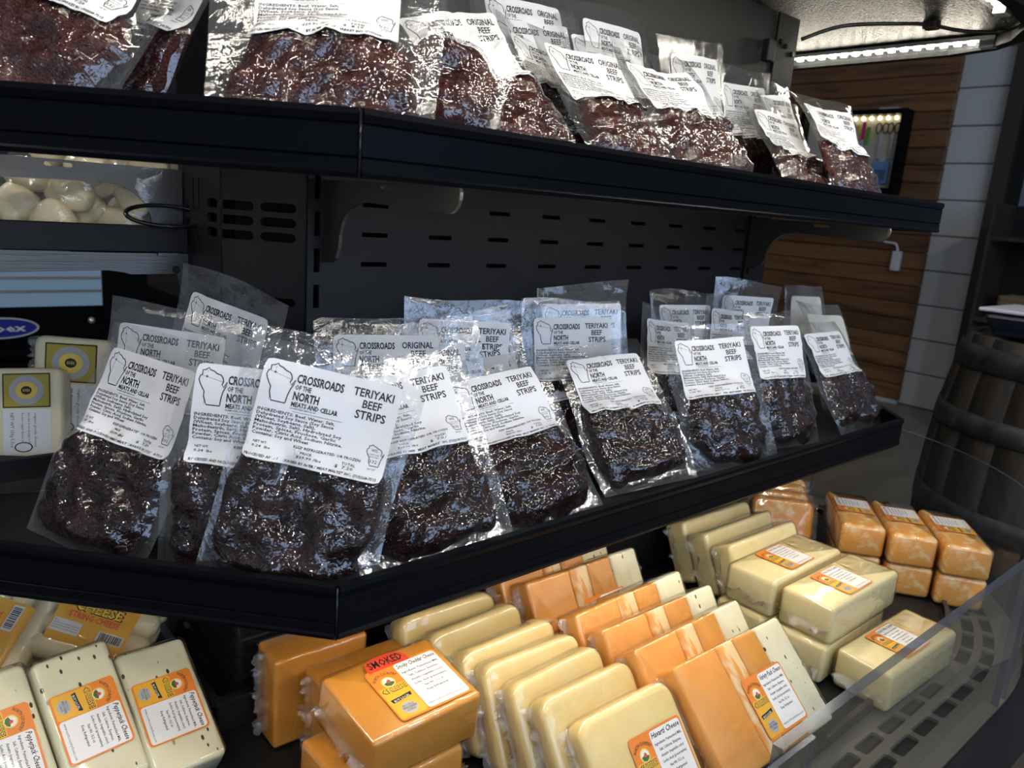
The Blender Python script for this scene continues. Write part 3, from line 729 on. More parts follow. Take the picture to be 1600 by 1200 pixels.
BAGS = [
 ('L1', .122, .626, .713, 206, 25, -5, 'leftmost teriyaki beef bag in the front of the lower tray', T_, {}),
 ('L1b', .185, .684, .716, 220, 17, -2, 'teriyaki beef bag directly behind the leftmost front bag', T_, {}),
 ('L1c', .242, .720, .735, 205, 8, -9, 'teriyaki beef bag tilted highest at the back by the vent slots', T_, {'strips': 2}),
 ('L2', .203, .507, .714, 228, 12, -2, 'teriyaki beef bag half hidden behind the large corner bag', T_, {}),
 ('L3', .218, .472, .722, 234, 17, -10, 'large teriyaki beef bag at the tray corner, label fully readable', T_, {'strips': 3}),
 ('L4', .342, .450, .722, 247, 34, 12, 'teriyaki beef bag just right of the corner bag, black peppery meat', T_, {'strips': 2, 'price': '7.80'}),
 ('L5', .484, .468, .714, 257, 40, 10, 'teriyaki beef bag with ridged wrinkled meat, second right of the corner bag', T_, {'strips': 2, 'price': '7.50'}),
 ('L6', .640, .478, .720, 253, 41, 6, 'teriyaki beef bag with cross-hatched netting marks on its meat', T_, {'strips': 2, 'price': '7.80'}),
 ('L7', .766, .456, .722, 251, 28, 4, 'teriyaki beef bag with square blue-glinting meat, third from the tray end', T_, {'strips': 1, 'price': '7.38'}),
 ('L8', .925, .474, .724, 266, 23, -2, 'narrow upright teriyaki beef bag, second from the right tray end', T_, {'W_': .118, 'strips': 2}),
 ('L9', 1.124, .474, .716, 267, 34, 1, 'last teriyaki beef bag in front at the right tray end', T_, {'strips': 2}),
 ('B1', .478, .612, .722, 252, 8, -2, 'rearmost teriyaki bag standing against the slotted panel left of centre', T_, {}),
 ('B2', .488, .582, .716, 245, 18, 9, 'tilted teriyaki bag in front of the one at the slotted panel', T_, {}),
 ('B3', .490, .556, .712, 248, 27, 8, 'third teriyaki bag down in the stack left of centre', T_, {}),
 ('B4', .378, .590, .716, 240, 14, 2, 'original flavour bag among teriyaki bags, the rearmost of two', O_, {}),
 ('B5', .405, .566, .712, 245, 22, 3, 'original flavour bag among teriyaki bags, the front of two', O_, {}),
 ('B6', .665, .616, .735, 245, 5, 3, 'rearmost teriyaki bag at centre with a sagging folded top', T_, {'crumple': 1.8}),
 ('B7', .638, .596, .722, 248, 10, 2, 'upright teriyaki bag at centre with its label straight', T_, {}),
 ('B8', .640, .550, .714, 248, 30, 9, 'teriyaki bag squeezed right behind the netted meat bag', T_, {}),
 ('B9', .890, .628, .726, 265, 9, -1, 'small looking teriyaki bag at the back, right of centre', T_, {}),
 ('B10', .815, .588, .714, 272, 15, -6, 'teriyaki bag behind the square meat bag, only its left label edge showing', T_, {}),
 ('B11', 1.025, .630, .736, 258, 5, -2, 'teriyaki bag with rounded top at the back near the right post', T_, {}),
 ('B12', .972, .607, .720, 272, 12, -5, 'teriyaki bag tucked before the round topped one near the right post', T_, {}),
 ('B14', 1.280, .655, .728, 265, 10, -1, 'bag at the far right end showing only the blank back of its label', T_, {'blank': True}),
 ('B15', 1.235, .560, .718, 265, 24, -3, 'clear crinkled bag behind the last front bag at the tray end', T_, {'blank': True, 'W_': .12}),
 ('U1', .092, .652, 1.030, 215, 26, -17, 'leftmost bag on the upper tray with a large glossy steak slab', O_, {'mat': 'steak', 'strips': 1, 'W_': .15, 'meat_top': .11}),
 ('U2', .165, .671, 1.026, 190, 22, -11, 'narrow dark bag between the two large steak slabs on top', O_, {'mat': 'jerky_red', 'strips': 2, 'W_': .115}),
 ('U3', .240, .478, 1.018, 228, 30, 4, 'biggest bag on the upper tray with a wide red steak slab', O_, {'mat': 'steak', 'strips': 1, 'W_': .155, 'meat_top': .108, 'price': '8.10'}),
 ('U4', .352, .515, 1.050, 244, 30, -20, 'small piece of beef in clear film by the upper rail joint', O_, {'mat': 'jerky_red', 'strips': 1, 'W_': .10, 'H': .11, 'meat_top': .09, 'nolabel': 1}),
 ('U5', .443, .492, 1.030, 259, 37, 16, 'original beef bag with ridged red meat and a folded label', O_, {'mat': 'jerky_red', 'strips': 2, 'price': '7.80', 'crumple': 2.0}),
 ('U6', .568, .615, 1.050, 265, 14, 5, 'rearmost original bag behind the folded label bag', O_, {'mat': 'jerky_red'}),
 ('U6b', .574, .590, 1.036, 268, 20, 5, 'second original bag behind the folded label bag', O_, {'mat': 'jerky_red'}),
 ('U7', .565, .540, 1.036, 274, 36, -6, 'original beef bag sandwiched left of the long sloping label', O_, {'mat': 'jerky_red', 'price': '6.90'}),
 ('U8', .552, .458, 1.028, 272, 42, -4, 'original beef bag with a long sloping label and brown slice', O_, {'mat': 'jerky_red', 'strips': 1, 'W_': .12}),
 ('U9', .686, .612, 1.048, 272, 10, 2, 'rearmost original bag at the middle of the upper tray', O_, {'mat': 'jerky_red'}),
 ('U9b', .680, .582, 1.040, 268, 20, 8, 'original bag in front of the rearmost middle one, label level', O_, {'mat': 'jerky_red'}),
 ('U10', .662, .448, 1.030, 268, 41, 2, 'original beef bag with crumpled silvery glinting meat', O_, {'mat': 'jerky_red', 'price': '7.80', 'crumple': 1.6}),
 ('U11', .836, .595, 1.040, 270, 14, 6, 'original bag behind the silvery meat bag, only film showing', O_, {'mat': 'jerky_red'}),
 ('U12', .964, .612, 1.028, 267, 12, 4, 'small label bag at the back by the right post of the upper tray', O_, {'mat': 'jerky_red'}),
 ('U13', .948, .490, 1.018, 271, 40, -2, 'original beef bag with two small red pieces near the tray end', O_, {'mat': 'jerky_red', 'crumple': 1.6}),
 ('U14', 1.020, .575, 1.022, 276, 15, 6, 'narrow crumpled original bag second from the upper tray end', O_, {'mat': 'jerky_red', 'W_': .11, 'crumple': 2.0}),
 ('U15', .998, .468, 1.024, 270, 32, -7, 'last original beef bag at the right end of the upper tray', O_, {'mat': 'jerky_red', 'strips': 2, 'crumple': 1.4}),
]
for k, x, y, z, yaw, lean, roll, lab, kind, kw in BAGS:
    kw = dict(kw); nolab = kw.pop('nolabel', 0)
    r = beef_bag(k, (x, y, z), yaw, lean, roll, lab, GT if k[0] in 'LB' else GO, kind, **kw)
    if nolab:
        for c in list(r.children_recursive):
            if c.name.split('.')[0] in ('label', 'print'): bpy.data.objects.remove(c)

# ------------------------------------------------------------------ cheeses
CM = [M['orange'], M['amber'], M['panel'], M['ink'], M['yellow'], M['red'], M['brown_ink'], M['greyp'], M['green']]
OR, AM, PA, IK, YE, RE, BN, GY, GN = range(9)
def cheese_art(title, smoked=False):
    """orange label: emblem column at the left, white panel of text at the right; 70 x 60 mm"""
    A = Art(); w, h = .070, .060
    A.poly(rrect(0, 0, w, h, .004), OR, 0)
    A.poly(rrect(-.0215, -.010, .0245, .036, .002), AM, .4)
    A.poly(rrect(.0125, 0, .0415, h - .004, .003), PA, .5)
    if smoked:
        A.poly([(-.030, h / 2 - .002)] + [(-.0105 + .0205 * math.cos(t), h / 2 - .002 + .016 * math.sin(t) ** .6) for t in [PI - PI * i / 12 for i in range(1, 12)]] + [(.010, h / 2 - .002)], RE, .2)
        A.text('SMOKED', -.0105, h / 2 + .0015, .0085, IK, .033, 'c', .02)
    A.text(title, .0125, .0215, .0050, IK, .0385, 'c', .02, 1, .25)
    for i, s in enumerate(['Ingredients: Pasteurized Milk,', 'Salt, Cultures, Enzymes,', 'Annatto (vegetable color)', 'Sorbic Acid (preservative)', 'Net Wt. 15.2 oz', 'Keep Refrigerated']):
        A.text(s, .0125, .0150 - i * .0052, .0025, IK, min(.00125 * len(s), .037), 'c', .02)
    A.text('www.northcountrycheese.com', .0125, -.0245, .0026, IK, .037, 'c')
    ex, ey = -.0215, .0125
    A.text('NORTH COUNTRY', ex, ey + .0085, .0032, BN, .0225, 'c', .02, arc=.012)
    A.poly([(ex + .0062 * math.cos(2 * PI * i / 16), ey + .0062 * math.sin(2 * PI * i / 16)) for i in range(16)], YE, 1)
    A.poly([(ex + .0050 * math.cos(2 * PI * i / 16), ey + .0050 * math.sin(2 * PI * i / 16)) for i in range(16)], PA, 2)
    A.poly([(ex - .0048, ey - .0008), (ex - .001, ey + .0006), (ex + .0048, ey - .0010), (ex + .0034, ey - .0036), (ex, ey - .0049), (ex - .0034, ey - .0036)], GN, 3)
    A.poly([(ex - .0012, ey - .0012), (ex + .0022, ey - .0012), (ex + .0022, ey + .0012), (ex + .0005, ey + .0026), (ex - .0012, ey + .0012)], RE, 4)
    A.text('CHEESE', ex, ey - .0112, .0052, BN, .0225, 'c', .05); A.text('CHEESE', ex, ey - .0110, .0048, YE, .0205, 'c', .0, layer=3)
    A.poly([(-.0315, -.0065), (-.0305, -.0105), (-.0125, -.0085), (-.0115, -.0045), (-.0215, -.0058)], IK, 2)
    A.text('BUY LOCAL', -.0215, -.0093, .0024, PA, .015, 'c', .01, rot=.10, layer=3)
    A.poly([(-.0215 + .0070 * math.cos(2 * PI * i / 20), -.0195 + .0062 * math.sin(2 * PI * i / 20)) for i in range(20)], GY, 2)
    A.text('PROUDLY', -.0215, -.0175, .0020, IK, .010, 'c', 0, layer=3); A.text('WISCONSIN', -.0215, -.0203, .0024, IK, .0125, 'c', .01, layer=3); A.text('CHEESE', -.0215, -.0228, .0018, IK, .008, 'c', layer=3)
    return A.data()
_ca = {}
def put_art(key, art, parent, z, cx=0, cy=0, rot=0, sc=1.0, name='label'):
    if key not in _ca:
        V, F, m_ = art()
        me = bpy.data.meshes.new(name); me.from_pydata([(a, b_, .00025 + c * .00012) for a, b_, c in V], [], F)
        for mm in CM: me.materials.append(mm)
        me.polygons.foreach_set('material_index', np.asarray(m_, dtype=np.int32)); _ca[key] = me
    o = bpy.data.objects.new(name, _ca[key]); o.location = (cx, cy, z); o.rotation_euler = (0, 0, rot); o.scale = (sc, sc, 1)
    return link(o, parent)
def rbox(name, a, b, T, rc, bev, mat, parent, cx=0, cy=0, seed=0, warp=.0006):
    bm = bmesh.new(); pts = rrect(cx, cy, a, b, rc, 5)
    vs = [bm.verts.new((p[0], p[1], -T / 2)) for p in pts]; f = bm.faces.new(vs)
    g = bmesh.ops.extrude_face_region(bm, geom=[f])
    top = [v for v in g['geom'] if isinstance(v, bmesh.types.BMVert)]
    for v in top: v.co.z = T / 2
    es = [e for e in bm.edges if abs(e.verts[0].co.z - e.verts[1].co.z) < 1e-6]
    bmesh.ops.bevel(bm, geom=es, offset=bev, segments=3, profile=.5, affect='EDGES')
    wv = waves(seed + 1, 5, 25, 90, warp)
    for v in bm.verts:
        v.co.x += wv(v.co.y, v.co.z); v.co.y += wv(v.co.x + 1, v.co.z)
    o = from_bm(name, bm, mat, parent, True)
    try: o.data.set_sharp_from_angle(angle=math.radians(35))
    except Exception: pass
    return o
def seam(parent, a, b, T, seed, side=-1, z=0.0, w=.010):
    """crumpled heat-seal of the plastic wrap along one end"""
    R = random.Random(seed); V = []; F = []; n = 46; k = 4
    f1 = waves(seed, 6, 150, 900, .0016); f2 = waves(seed + 2, 6, 150, 900, .0020)
    for i in range(n):
        y = -b / 2 + b * i / (n - 1)
        for j in range(k):
            t = j / (k - 1); ww = w * (.75 + .5 * abs(math.sin(i * 1.7 + seed)))
            V.append((side * (a / 2 - .0015 + ww * t), y + float(f1(y, t * .01)) * t, z + float(f2(y, t * .012 + 1)) * (.4 + 1.6 * t)))
    for i in range(n - 1):
        for j in range(k - 1):
            q = i * k + j; F.append((q, q + 1, q + k + 1, q + k))
    return mk('wrap_seam', V, F, M['film_crinkle'], parent, True)
def cheese(name, a, b, T, mat, loc, yaw, lean, roll, label, group, rc=.004, bev=.004, art=None, at=(0, 0), rot=0, sc=1.0, ends=(-1, 1), seed=None):
    seed = seed if seed is not None else int(abs(loc[0] * 1000) + abs(loc[1] * 777)) % 997
    g = tag(empty(name, M=pose(loc, yaw, lean, roll)), label, 'cheese', group)
    rbox('cheese_block', a, b, T, rc, bev, mat, g, seed=seed)
    for s in ends: seam(g, a, b * .94, T, seed + s, s, z=-T * .12)
    rbox('wrap', a + .0022, b + .0022, T + .0022, rc, bev, M['wrap'], g, seed=seed + 3, warp=.0003)
    if art: put_art(art[0], art[1], g, T / 2 + .0014, at[0], at[1], rot, sc)
    return g
ZD = .4705
def rest(b, T, lean): return ZD + b / 2 * abs(math.cos(math.radians(lean))) + T / 2 * abs(math.sin(math.radians(lean)))
SMK = ('smoked', lambda: cheese_art('Smoky Cheddar Cheese', True)); HAV = ('havarti', lambda: cheese_art('Havarti Cheese')); VAR = ('variety', lambda: cheese_art('Variety Pack Cheese'))
PEP = ('pepper', lambda: cheese_art('Pepperjack Cheese')); WHT = ('white', lambda: cheese_art('Hook\'s White Cheddar')); COB = ('colby', lambda: cheese_art('Colby Jack Cheese'))
g = 'smoked cheddar blocks at the tray corner'
cheese('smoked_cheddar_block', .098, .095, .045, M['smoked'], (.327, .637, ZD + .0478), 269, 0, 0, 'smoked cheddar block standing upright beside the black crate', g, art=SMK, at=(.02, -.012))
cheese('smoked_cheddar_block', .098, .092, .045, M['smoked'], (.348, .575, ZD + .0465), 269, 0, 0, 'smoked cheddar block standing between the crate-side block and the tilted one', g, art=SMK, at=(.02, -.012))
cheese('smoked_cheddar_block', .105, .082, .045, M['smoked'], (.320, .468, .589), 271, 82, 0, 'smoked cheddar block on top of its stack with red SMOKED tab', g, art=SMK, at=(.012, -.005), rot=0, sc=1.0)
cheese('smoked_cheddar_block', .105, .085, .045, M['smoked'], (.306, .470, .538), 268, 90, 3, 'smoked cheddar block in the middle of the stack', g)
cheese('smoked_cheddar_block', .105, .085, .045, M['smoked'], (.326, .462, .4925), 272, 90, -3, 'smoked cheddar block at the bottom of the stack', g)
g = 'havarti slabs leaning in a row'
order = ['front havarti slab with its label showing', 'second havarti slab from the front of the row', 'third havarti slab from the front of the row', 'middle havarti slab of the leaning row', 'third havarti slab from the back of the row', 'second havarti slab from the back with orange label edge', 'rearmost havarti slab right under the tray edge']
for i, (x, y, ln) in enumerate(((.512, .362, 40), (.500, .404, 33), (.492, .440, 28), (.486, .474, 25), (.482, .508, 22), (.474, .552, 21), (.466, .592, 20))):
    cheese('havarti_slab', .124, .105, .026, M['havarti'], (x, y, rest(.105, .026, ln)), 270 + (i % 3 - 1) * 2, ln, 0, order[i], g, rc=.016, bev=.007, art=HAV if i in (0, 5) else None, at=(.018, -.010))
g = 'variety cheese packs leaning in a row'
order = ['front variety pack with the whole label visible', 'second variety pack from the front', 'third variety pack from the front', 'fourth variety pack from the front', 'small variety pack lying at the back under the tray', 'rearmost variety pack in shadow under the tray']
for i, (x, y, ln) in enumerate(((.672, .352, 46), (.655, .398, 38), (.652, .440, 34), (.648, .482, 30), (.650, .560, 30), (.640, .605, 26))):
    a, b, T = .185, .115, .034
    c = tag(empty('variety_cheese_pack', M=pose((x, y, rest(b, T, ln)), 269 + (i % 2) * 2, ln, 0)), order[i], 'cheese', g)
    x0 = -a / 2
    for wd, mt in ((.068, 'cheddar'), (.030, 'marble'), (.040, 'smoked'), (.047, 'pepper')):
        rbox('cheese_slice', wd, b, T, .004, .004, M[mt], c, cx=x0 + wd / 2, seed=i * 7); x0 += wd
    for s in (-1, 1): seam(c, a, b * .95, T, i * 5 + s, s)
    rbox('wrap', a + .0022, b + .0022, T + .0022, .005, .004, M['wrap'], c, seed=i + 30, warp=.0003)
    put_art(VAR[0], VAR[1], c, T / 2 + .0014, .018, -.012, 0, 1.0)
g = 'white cheddar blocks on the deck'
wt = dict(a=.178, b=.068, T=.049)
def white(x, y, z, yaw, lab, art=True): cheese('white_cheddar_block', wt['a'], wt['b'], wt['T'], M['white'], (x, y, z), yaw, 90, 0, lab, g, rc=.006, bev=.006, art=WHT if art else None, at=(-.006, 0), rot=0, sc=.90)
white(.936, .386, .5455, 270, 'white cheddar block on top of the middle stack')
white(.930, .390, .4955, 272, 'white cheddar block under the middle stack', False)
white(.934, .464, .5455, 271, 'white cheddar block on top of the rear stack')
white(.928, .468, .4955, 269, 'white cheddar block under the rear stack', False)
white(.945, .310, .4955, 268, 'single white cheddar block lying right behind the acrylic guard')
for i, (x, y, lab) in enumerate(((.985, .528, 'front white cheddar block of the three leaning at the back'), (.990, .572, 'middle white cheddar block of the three leaning at the back'), (.995, .616, 'rear white cheddar block of the three leaning at the back'))):
    cheese('white_cheddar_block', .175, .090, .036, M['white'], (x, y, rest(.09, .036, 24)), 270, 24, 0, lab, g, rc=.008, bev=.006)
g = 'colby jack blocks at the rounded deck end'
for (x, y, n) in ((1.205, .500, 'left'), (1.236, .436, 'middle'), (1.268, .372, 'right')):
    cheese('colby_jack_block', .064, .150, .048, M['colby'], (x, y, .5445), 216, 90, 0, 'colby jack block on top of the %s stack at the rounded end' % n, g, rc=.006, bev=.006, art=COB, at=(0, .012), rot=PI / 2, sc=.90, ends=())
    o = cheese('colby_jack_block', .064, .148, .048, M['colby'], (x + .004, y - .002, .4955), 214, 90, 0, 'colby jack block at the bottom of the %s stack at the rounded end' % n, g, rc=.006, bev=.006, ends=())
for i, (x, y) in enumerate(((1.165, .600), (1.195, .625), (1.228, .648), (1.262, .668))):
    cheese('colby_jack_slab', .10, .085, .030, M['colby'], (x, y, rest(.085, .03, 18)), 218, 18, 0, ('front', 'second', 'third', 'rear')[i] + ' colby jack slab of the leaning row behind the colby stacks', g, rc=.014, bev=.008)
g = 'pepperjack blocks on the left of the deck'
for (x, y, z, yw, ln, lab) in ((.130, .676, .528, 278, 49, 'pepperjack block in front with flecks and a full label'), (.196, .672, .513, 272, 58, 'pepperjack block leaning right of the front one by the crate'), (.064, .676, .528, 276, 50, 'pepperjack block cut off at the left edge')):
    cheese('pepperjack_block', .063, .125, .040, M['pepper'], (x, y, z), yw, ln, 0, lab, g, rc=.006, bev=.005, art=PEP, at=(-.001, -.004), rot=-PI / 2, sc=.88, ends=(-1,))
def string_pack(loc, yaw, lean, roll, n, label):
    c = tag(empty('string_cheese_pack', M=pose(loc, yaw, lean, roll)), label, 'cheese', 'string cheese packs')
    L_, r = .115, .0125
    k = 0
    for row in range(2):
        for i in range(n):
            y = (i - (n - 1) / 2) * r * 1.9; z = r + row * r * 1.7
            pts = [(-L_ / 2 + .004 * t, y, z) for t in (0, 1, 2)] + [(0, y, z + .001)] + [(L_ / 2 - .004 * t, y, z) for t in (2, 1, 0)]
            tube('cheese_stick', pts, [r * .55, r * .88, r, r, r, r * .88, r * .55], M['string'], c, 12)
    wd = n * r * 1.9; nn = 14; V = []; F = []
    for i in range(nn + 1):
        t = i / nn; y = (t - .5) * wd * 1.06; z = r * 3.9 * (1 - abs(2 * t - 1) ** 4) + .004 + .001 * math.cos(t * n * 2 * PI)
        for x in (-.038, 0, .038): V.append((x, y, z))
    for i in range(nn):
        for j in range(2): F.append((i * 3 + j, i * 3 + j + 1, i * 3 + j + 4, i * 3 + j + 3))
    lab = mk('label', V, F, M['amber'], c, True)
    A = Art()
    A.text('NORTH COUNTRY', 0, .014, .006, BN, .05, 'c', .02); A.text('CHEESE', 0, .001, .011, BN, .050, 'c', .05); A.text('CHEESE', 0, .0015, .010, YE, .047, 'c', .02, layer=2)
    A.text('STRING CHEESE', 0, -.007, .006, RE, .050, 'c', .02); A.poly(rrect(-.022, -.0175, .028, .013, .001), PA, .4)
    for i in range(4): A.text('Ingredients: Pasteurized Milk, Salt, Enzymes', -.035, -.0140 - i * .0025, .0016, IK, .026)
    A.poly(rrect(.022, -.0175, .026, .010, .001), PA, .4)
    R = random.Random(3); x = .011
    while x < .033:
        w = R.choice((.0004, .0007, .0011)); A.poly([(x, -.0215), (x + w, -.0215), (x + w, -.0135), (x, -.0135)], IK, 1.5); x += w + R.choice((.0005, .0008))
    Vv, Ff, mm = A.data()
    z = [r * 3.9 * (1 - abs(2 * (b_ / (wd * 1.06))) ** 4) + .0056 + .001 * math.cos((b_ / (wd * 1.06) + .5) * n * 2 * PI) + l * .00015 for a_, b_, l in Vv]
    mk('print', [(p[0], p[1], q) for p, q in zip(Vv, z)], Ff, CM, lab, False, mm)
    V = []; F = []; nu, nv = 20, 12
    wv = waves(int(loc[0] * 991), 8, 60, 300, .0012)
    for j in range(nv + 1):
        y = (j / nv - .5) * wd * 1.18
        for i in range(nu + 1):
            x = (i / nu - .5) * L_ * 1.2
            ed = min(1, (1 - abs(2 * i / nu - 1)) * 6) * min(1, (1 - abs(2 * j / nv - 1)) * 4)
            V.append((x, y, .003 + r * 4.05 * math.sqrt(max(ed, 0)) + abs(float(wv(x, y)))))
    for j in range(nv):
        for i in range(nu): q = j * (nu + 1) + i; F.append((q, q + 1, q + nu + 2, q + nu + 1))
    mk('wrap', V, F, M['film'], c, True)
    return c
string_pack((.178, .835, .520), 255, 48, -28, 4, 'string cheese pack with a yellow and orange label behind the pepperjack')
string_pack((.082, .860, .520), 255, 48, 62, 4, 'string cheese pack cut off at the left edge')
# tub of spread under the tray
tb = tag(empty('cheese_spread_tub', (.170, 1.005, .4705)), 'white round tub lettered SWISS ALMOND under the tray', 'tub')
bm = bmesh.new(); bmesh.ops.create_cone(bm, cap_ends=True, segments=40, radius1=.040, radius2=.046, depth=.055, matrix=Matrix.Translation((0, 0, .0275)))
from_bm('tub_body', bm, M['panel'], tb, True)
bm = bmesh.new(); bmesh.ops.create_cone(bm, cap_ends=True, segments=40, radius1=.0485, radius2=.0475, depth=.008, matrix=Matrix.Translation((0, 0, .059)))
from_bm('lid', bm, M['panel'], tb)
A = Art(); A.text('SWISS', 0, .030, .010, 0, .030, 'c', .02); A.text('ALMOND', 0, .016, .010, 0, .040, 'c', .02)
V, F, mm = A.data(); a0 = math.radians(262)
mk('print', [((.0405 + .006 * p[1] / .055 + .0006) * math.cos(a0 + p[0] / .043), (.0405 + .006 * p[1] / .055 + .0006) * math.sin(a0 + p[0] / .043), p[1]) for p in V], F, M['ink'], tb)
# ribbed black crate standing by the core
cr = tag(empty('plastic_crate', (.325, .768, .4705)), 'black ribbed plastic crate beneath the corner of the lower tray', 'crate')
plate('tray_wall', rrect(0, 0, .168, .196, .006), [rrect(0, 0, .156, .184, .004)], 0, .034, M['plastic'], cr)
plate('tray_base', rrect(0, 0, .160, .188, .006), [], 0, .006, M['plastic'], cr)
plate('tray_rim', rrect(0, 0, .176, .204, .008), [rrect(0, 0, .158, .186, .004)], .032, .037, M['plastic'], cr)
for k in range(8):
    i = k * .0025
    plate('rib', rrect(0.008, 0, .132 - i, .160 - i, .006), [rrect(0.008, 0, .112 - i, .140 - i, .004)], .020 + k * .017, .028 + k * .017, M['plastic'], cr)
plate('inner_wall', rrect(0.008, 0, .120, .148, .006), [rrect(0.008, 0, .114, .142, .004)], .006, .155, M['plastic'], cr)

# ------------------------------------------------------------------ gouda and curds on the end shelves
def gouda(loc, yaw, lean, roll, label, k=1.0):
    c = tag(empty('gouda_wedge', M=pose(loc, yaw, lean, roll)), label, 'cheese', 'wrapped gouda on the low end shelf')
    a, b, T = .078, .112, .026
    rbox('cheese_block', a, b, T, .010, .006, M['gouda'], c)
    seam(c, a, b, T, 3, -1)
    c.scale = (k, k, k)
    A = Art()
    A.poly(rrect(0, .030, .052, .040, .001), 6, 0); A.poly(rrect(0, .030, .049, .037, .001), 1, .5)
    A.poly([(.0 + .019 * math.cos(2 * PI * i / 24), .030 + .017 * math.sin(2 * PI * i / 24)) for i in range(24)], 7, 1)
    A.poly([(.0 + .012 * math.cos(2 * PI * i / 24), .030 + .010 * math.sin(2 * PI * i / 24)) for i in range(24)], 4, 2)
    A.poly([(.0 + .006 * math.cos(2 * PI * i / 12), .030 + .005 * math.sin(2 * PI * i / 12)) for i in range(12)], 3, 3)
    A.text('GOUDA', 0, .0285, .0035, 4, .008, 'c', .02, layer=4)
    A.poly(rrect(0, -.018, .052, .052, .001), 2, 0)
    A.text('NET WT 150g 5.3oz', -.018, .004, .0040, 3, .040, 'l', 0, rot=-PI / 2)
    for i, s in enumerate(('For more organic cheeses, seeking', 'taste that is one strength in flavor', 'organic gouda cheese')): A.text(s, -.006 + i * .007, .004, .0030, 3, .040, 'l', 0, rot=-PI / 2)
    A.poly([(-.004 + .010 * math.cos(2 * PI * i / 20), -.036 + .006 * math.sin(2 * PI * i / 20)) for i in range(20)], 3, 1)
    A.poly([(-.004 + .0085 * math.cos(2 * PI * i / 20), -.036 + .0048 * math.sin(2 * PI * i / 20)) for i in range(20)], 2, 2)
    V, F, mm = A.data()
    mk('label', [(p[0], p[1], T / 2 + .0006 + p[2] * .00015) for p in V], F, [M['orange'], M['gold'], M['panel'], M['ink'], M['yellow'], M['red'], M['brown_ink'], M['greyp'], M['green']], c, False, mm)
gouda((.178, .885, .778), 232, 10, 0, 'taller wrapped gouda slab with gold label at the left')
gouda((.136, .878, .758), 236, 14, 4, 'shorter wrapped gouda slab leaning in front at the left edge', .86)
def curd_bag(loc, yaw, lean, roll, seed, label):
    c = tag(empty('cheese_curd_bag', M=pose(loc, yaw, lean, roll)), label, 'cheese', 'bags of cheese curds')
    R = random.Random(seed); a, b = .085, .10; ch = []
    for j in range(3):
        for i in range(2):
            bm = bmesh.new(); bmesh.ops.create_icosphere(bm, subdivisions=3, radius=.5)
            s = Vector((R.uniform(.036, .046), R.uniform(.030, .042), R.uniform(.022, .030)))
            for v in bm.verts: v.co = Vector([math.copysign(abs(2 * v.co[q]) ** .6, v.co[q]) * .5 * s[q] for q in range(3)])
            bm.transform(Matrix.Rotation(R.uniform(-.6, .6), 4, 'Z') @ Matrix.Rotation(R.uniform(-.4, .4), 4, 'X'))
            o = from_bm('curd', bm, M['curd'], c, True); o.location = ((i - .5) * .038, .018 + j * .032, R.uniform(-.003, .006))
    V = []; F = []; nu, nv = 16, 18; wv = waves(seed, 8, 60, 260, .0016)
    for s in (1, -1):
        for j in range(nv + 1):
            for i in range(nu + 1):
                x = (i / nu - .5) * a * 1.15; y = j / nv * b * 1.25
                ed = min(1, (1 - abs(2 * i / nu - 1)) * 3) * min(1, j / 3, max(0, (b * 1.08 - y) / .02))
                V.append((x, y, s * (.017 * math.sqrt(max(ed, 0)) + .0004) + float(wv(x, y))))
    n0 = (nu + 1) * (nv + 1)
    for k in (0, n0):
        for j in range(nv):
            for i in range(nu): q = k + j * (nu + 1) + i; F.append((q, q + 1, q + nu + 2, q + nu + 1))
    mk('film', V, F, M['film'], c, True)
curd_bag((.140, .872, .944), 236, 18, -22, 1, 'bag of pale cheese curds at the left edge under the upper tray')
curd_bag((.196, .862, .944), 236, 18, -22, 2, 'second bag of cheese curds beside the steel bracket')
curd_bag((.248, .890, .944), 230, 14, -14, 4, 'bag of cheese curds seen through the black cable loop')

# ------------------------------------------------------------------ things along the right wall
kc = tag(empty('knife_display_case', (4.85, 2.12, 1.28)), 'black framed lit wall case of colourful knives on cedar planks', 'display case')
box('back_board', (-.03, 0, 0), (0, .60, .42), simple('pale_case_back', (.55, .52, .44), .5), kc)
for lo, hi in (((-.10, -.03, -.03), (0, 0, .45)), ((-.10, .60, -.03), (0, .63, .45)), ((-.10, 0, .42), (0, .60, .45)), ((-.10, 0, -.03), (0, .60, 0))):
    box('case_frame', lo, hi, M['rail'], kc)
box('hook_rail', (-.04, .01, .17), (-.03, .59, .19), M['clear_grey'], kc)
box('top_clip', (-.09, .03, .45), (-.03, .14, .46), M['clear_grey'], kc)
d0 = None
for i in range(11):
    if d0 is None:
        bm = bmesh.new(); bmesh.ops.create_uvsphere(bm, u_segments=10, v_segments=6, radius=.011); d0 = from_bm('bulb', bm, M['led_case'], kc, True); d0.location = (-.05, .045 + i * .05, .405)
    else: share(d0, 'bulb', kc, (-.05, .045 + i * .05, .405))
HC = {'pink': (.60, .05, .16), 'green': (.13, .42, .05), 'yellow': (.75, .48, .04)}
HM = {k: simple(k + '_handle', v, .4) for k, v in HC.items()}
